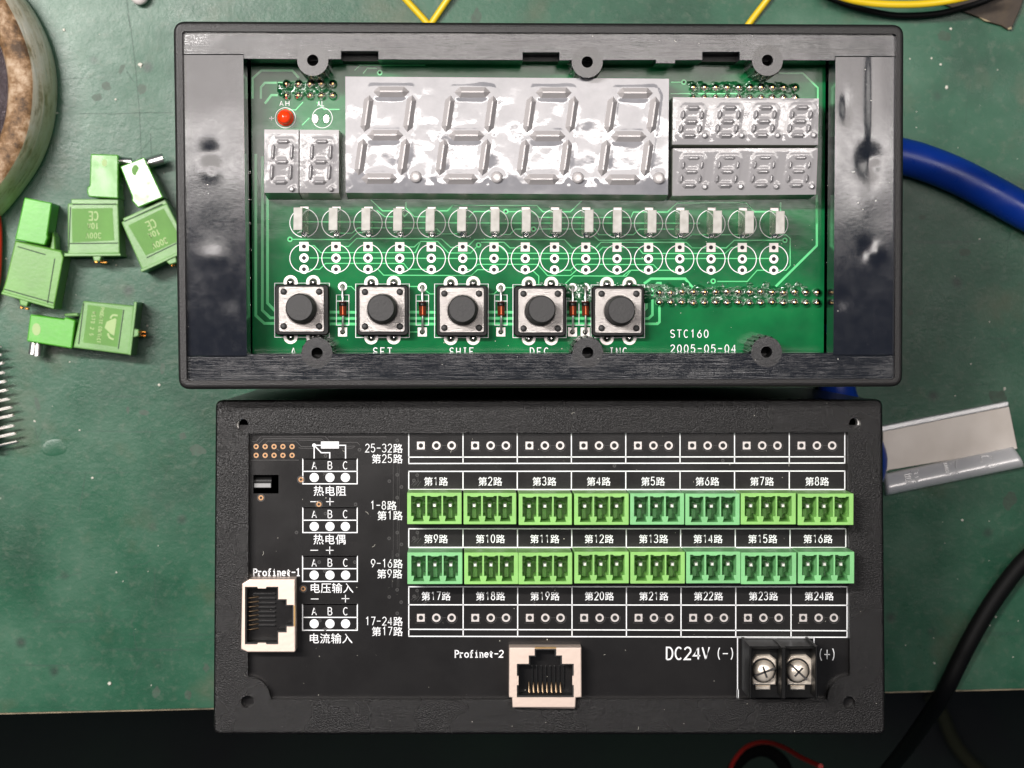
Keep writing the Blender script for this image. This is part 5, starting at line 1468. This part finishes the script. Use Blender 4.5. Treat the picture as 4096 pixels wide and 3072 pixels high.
# metal bracket on the right
o0 = WORLD.at(3750, 1830, 0)
br = thing('metal_bracket', 'bent aluminium bracket with scratched characters on its polished lip', 'bracket', loc=(o0[0], o0[1], 0))
def lo(p): return [(x - o0[0], y - o0[1]) for x, y in p]
zb = 2.0
flat = lo(W(ZT, 365, 625, 1757, 348, 1850, 815, 430, 1050, 365, 1090, h=zb))
mb = MB(); mb.prism(flat, 0.6, zb, ch=0.05); mb.build('flat_web', M['alu'], br)
tp = lo(W(ZT, 345, 568, 1738, 293, 1756, 300, 1757, 346, 345, 632, h=zb + 1.2))
mb = MB(); mb.prism(round_poly(tp, 0.4, 2), 0.5, zb + 1.2, ch=0.35, steps=3); mb.build('edge_fold', M['silk'] if False else M['alu_polished'], br)
# lower lip: a rounded fold along the web
A0, A1 = Vector(lo(W(ZT, 378, 1098, h=zb))[0]), Vector(lo(W(ZT, 1800, 792, h=zb))[0])
B0, B1 = Vector(lo(W(ZT, 402, 1325, h=zb))[0]), Vector(lo(W(ZT, 1912, 1012, h=zb))[0])
nu, nv = 40, 14
vs, fs = [], []
for j in range(nv + 1):
    v = j / nv
    z_ = zb + 0.2 + 2.6 * math.sin(min(1, v * 1.35) * math.pi / 2) - 2.6 * max(0, v - 0.55) ** 2 * 3.2
    for i in range(nu + 1):
        u = i / nu
        s = 1 - (1 - v) * 0.02 if i == nu else 1
        p = A0.lerp(A1, u) * (1 - v) + B0.lerp(B1, u) * v
        vs.append((p.x, p.y, z_ + 0.03 * noise.noise(Vector((u * 8, v * 3, 1)))))
for j in range(nv):
    for i in range(nu):
        a = j * (nu + 1) + i
        fs.append((a, a + nu + 1, a + nu + 2, a + 1))
edge_loop = [i for i in range(nu + 1)] + [(j + 1) * (nu + 1) - 1 for j in range(1, nv + 1)] + [nv * (nu + 1) + i for i in range(nu - 1, -1, -1)] + [j * (nu + 1) for j in range(nv - 1, 0, -1)]
base_n = len(vs)
for i in edge_loop: vs.append((vs[i][0], vs[i][1], 0.3))
m_ = len(edge_loop)
for k in range(m_):
    fs.append((edge_loop[k], edge_loop[(k + 1) % m_], base_n + (k + 1) % m_, base_n + k))
mb = MB(); mb.add(vs, fs, True); lipo = mb.build('polished_lip', M['alu_polished'], br)
mk = MB()
def lz(p):                          # height of the lip under a point
    d_ = (A1 - A0).normalized(); n_ = Vector((d_.y, -d_.x)); v = min(1, max(0, (Vector(p) - A0).dot(n_) / (B0 - A0).dot(n_)))
    return zb + 0.2 + 2.6 * math.sin(min(1, v * 1.35) * math.pi / 2) - 2.6 * max(0, v - 0.55) ** 2 * 3.2
def scr(*q, w=0.22):
    pts = lo(W(ZT, *q, h=zb + 2.2)); mk.tube([(x, y, lz((x, y)) + 0.02) for x, y in pts], w, 5)
scr(1460, 960, 1455, 905, 1520, 890, 1580, 910, 1590, 945, 1545, 1030); scr(1480, 1030, 1530, 990); scr(1545, 1030, 1630, 1005)
for k in range(6): scr(1045 + k * 2, 985 + k * 22, 1085 + k * 3, 978 + k * 22)
scr(1120, 970, 1135, 1100); scr(1150, 965, 1120, 1105); scr(1190, 955, 1170, 1010, 1195, 1090); scr(1125, 1105, 1190, 1060)
for k in range(5): scr(605 + k * 2, 1105 + k * 22, 680, 1092 + k * 22)
for k in range(3): scr(715, 1090 + k * 38, 755, 1082 + k * 38)
scr(690, 1070, 705, 1190); scr(765, 1040, 735, 1180)
mk.build('scratched_characters', M['alu_polished'], lipo, stuff=True)

# crumbs
cr = MB()
for k in range(70):
    side = random.random()
    if side < 0.45: px, py = random.uniform(0, 700), random.uniform(30, 2750)
    else: px, py = random.uniform(3560, 4096), random.uniform(120, 2700)
    s = random.choice((0.12, 0.16, 0.2, 0.3)) * random.uniform(0.6, 1.3)
    x, y = WORLD.at(px, py, 0)
    cr.prism([(x + s * random.uniform(.6, 1.3) * math.cos(a), y + s * random.uniform(.6, 1.3) * math.sin(a)) for a in (2 * math.pi * j / 5 for j in range(5))], 0.0, s * 0.8, ch=s * 0.2)
for px, py, s in ((256, 120, .5), (561, 258, .6), (463, 398, .35), (193, 563, .35), (3803, 115, .4), (3786, 350, .55), (3762, 258, .4), (3726, 233, .3), (4018, 1555, .5), (3848, 2080, .4), (370, 1911, .35), (440, 2733, .6), (637, 1540, .4)):
    x, y = WORLD.at(px, py, 0)
    cr.prism([(x + s * random.uniform(.7, 1.2) * math.cos(a), y + s * random.uniform(.7, 1.2) * math.sin(a)) for a in (2 * math.pi * j / 6 for j in range(6))], 0.0, s * 0.8, ch=s * 0.2)
tag(cr.build('crumbs', M['crumb']), 'pale crumbs and dust specks scattered on the green bench top', 'crumbs', kind='stuff')

# dust and lint on both devices
def dust(fr, par, x0, y0, x1, y1, z, n_, smax, reject=None):
    b = MB()
    for k in range(n_):
        px, py = random.uniform(x0, x1), random.uniform(y0, y1)
        if reject and reject(px, py): continue
        x, y = fr.at(px, py, z); s_ = smax * random.uniform(0.35, 1) ** 2
        if random.random() < 0.07:
            a = random.uniform(0, 6.28); l = random.uniform(0.4, 1.3)
            b.strip([(x, y), (x + l * .5 * math.cos(a), y + l * .5 * math.sin(a)), (x + l * math.cos(a + .4), y + l * math.sin(a + .4))], 0.05, z, z + 0.05)
        else:
            b.prism([(x + s_ * random.uniform(.6, 1.3) * math.cos(t), y + s_ * random.uniform(.6, 1.3) * math.sin(t)) for t in (2 * math.pi * j / 5 for j in range(5))], z - 0.02, z + s_ * 0.5)
    b.build('dust', M['crumb'], par, stuff=True)
dust(Lf, lb, 1000, 1740, 3390, 2790, ZQB, 120, 0.13)
dust(Lf, case, 870, 1610, 3530, 2930, 0.0, 110, 0.12, lambda x, y: 985 < x < 3405 and 1725 < y < 2805)
dust(U, bezel, 735, 130, 3580, 1515, ZFL, 160, 0.12, lambda x, y: 965 < x < 3345 and 228 < y < 1425)
dust(U, board, 1020, 820, 3280, 1400, ZP, 80, 0.12)
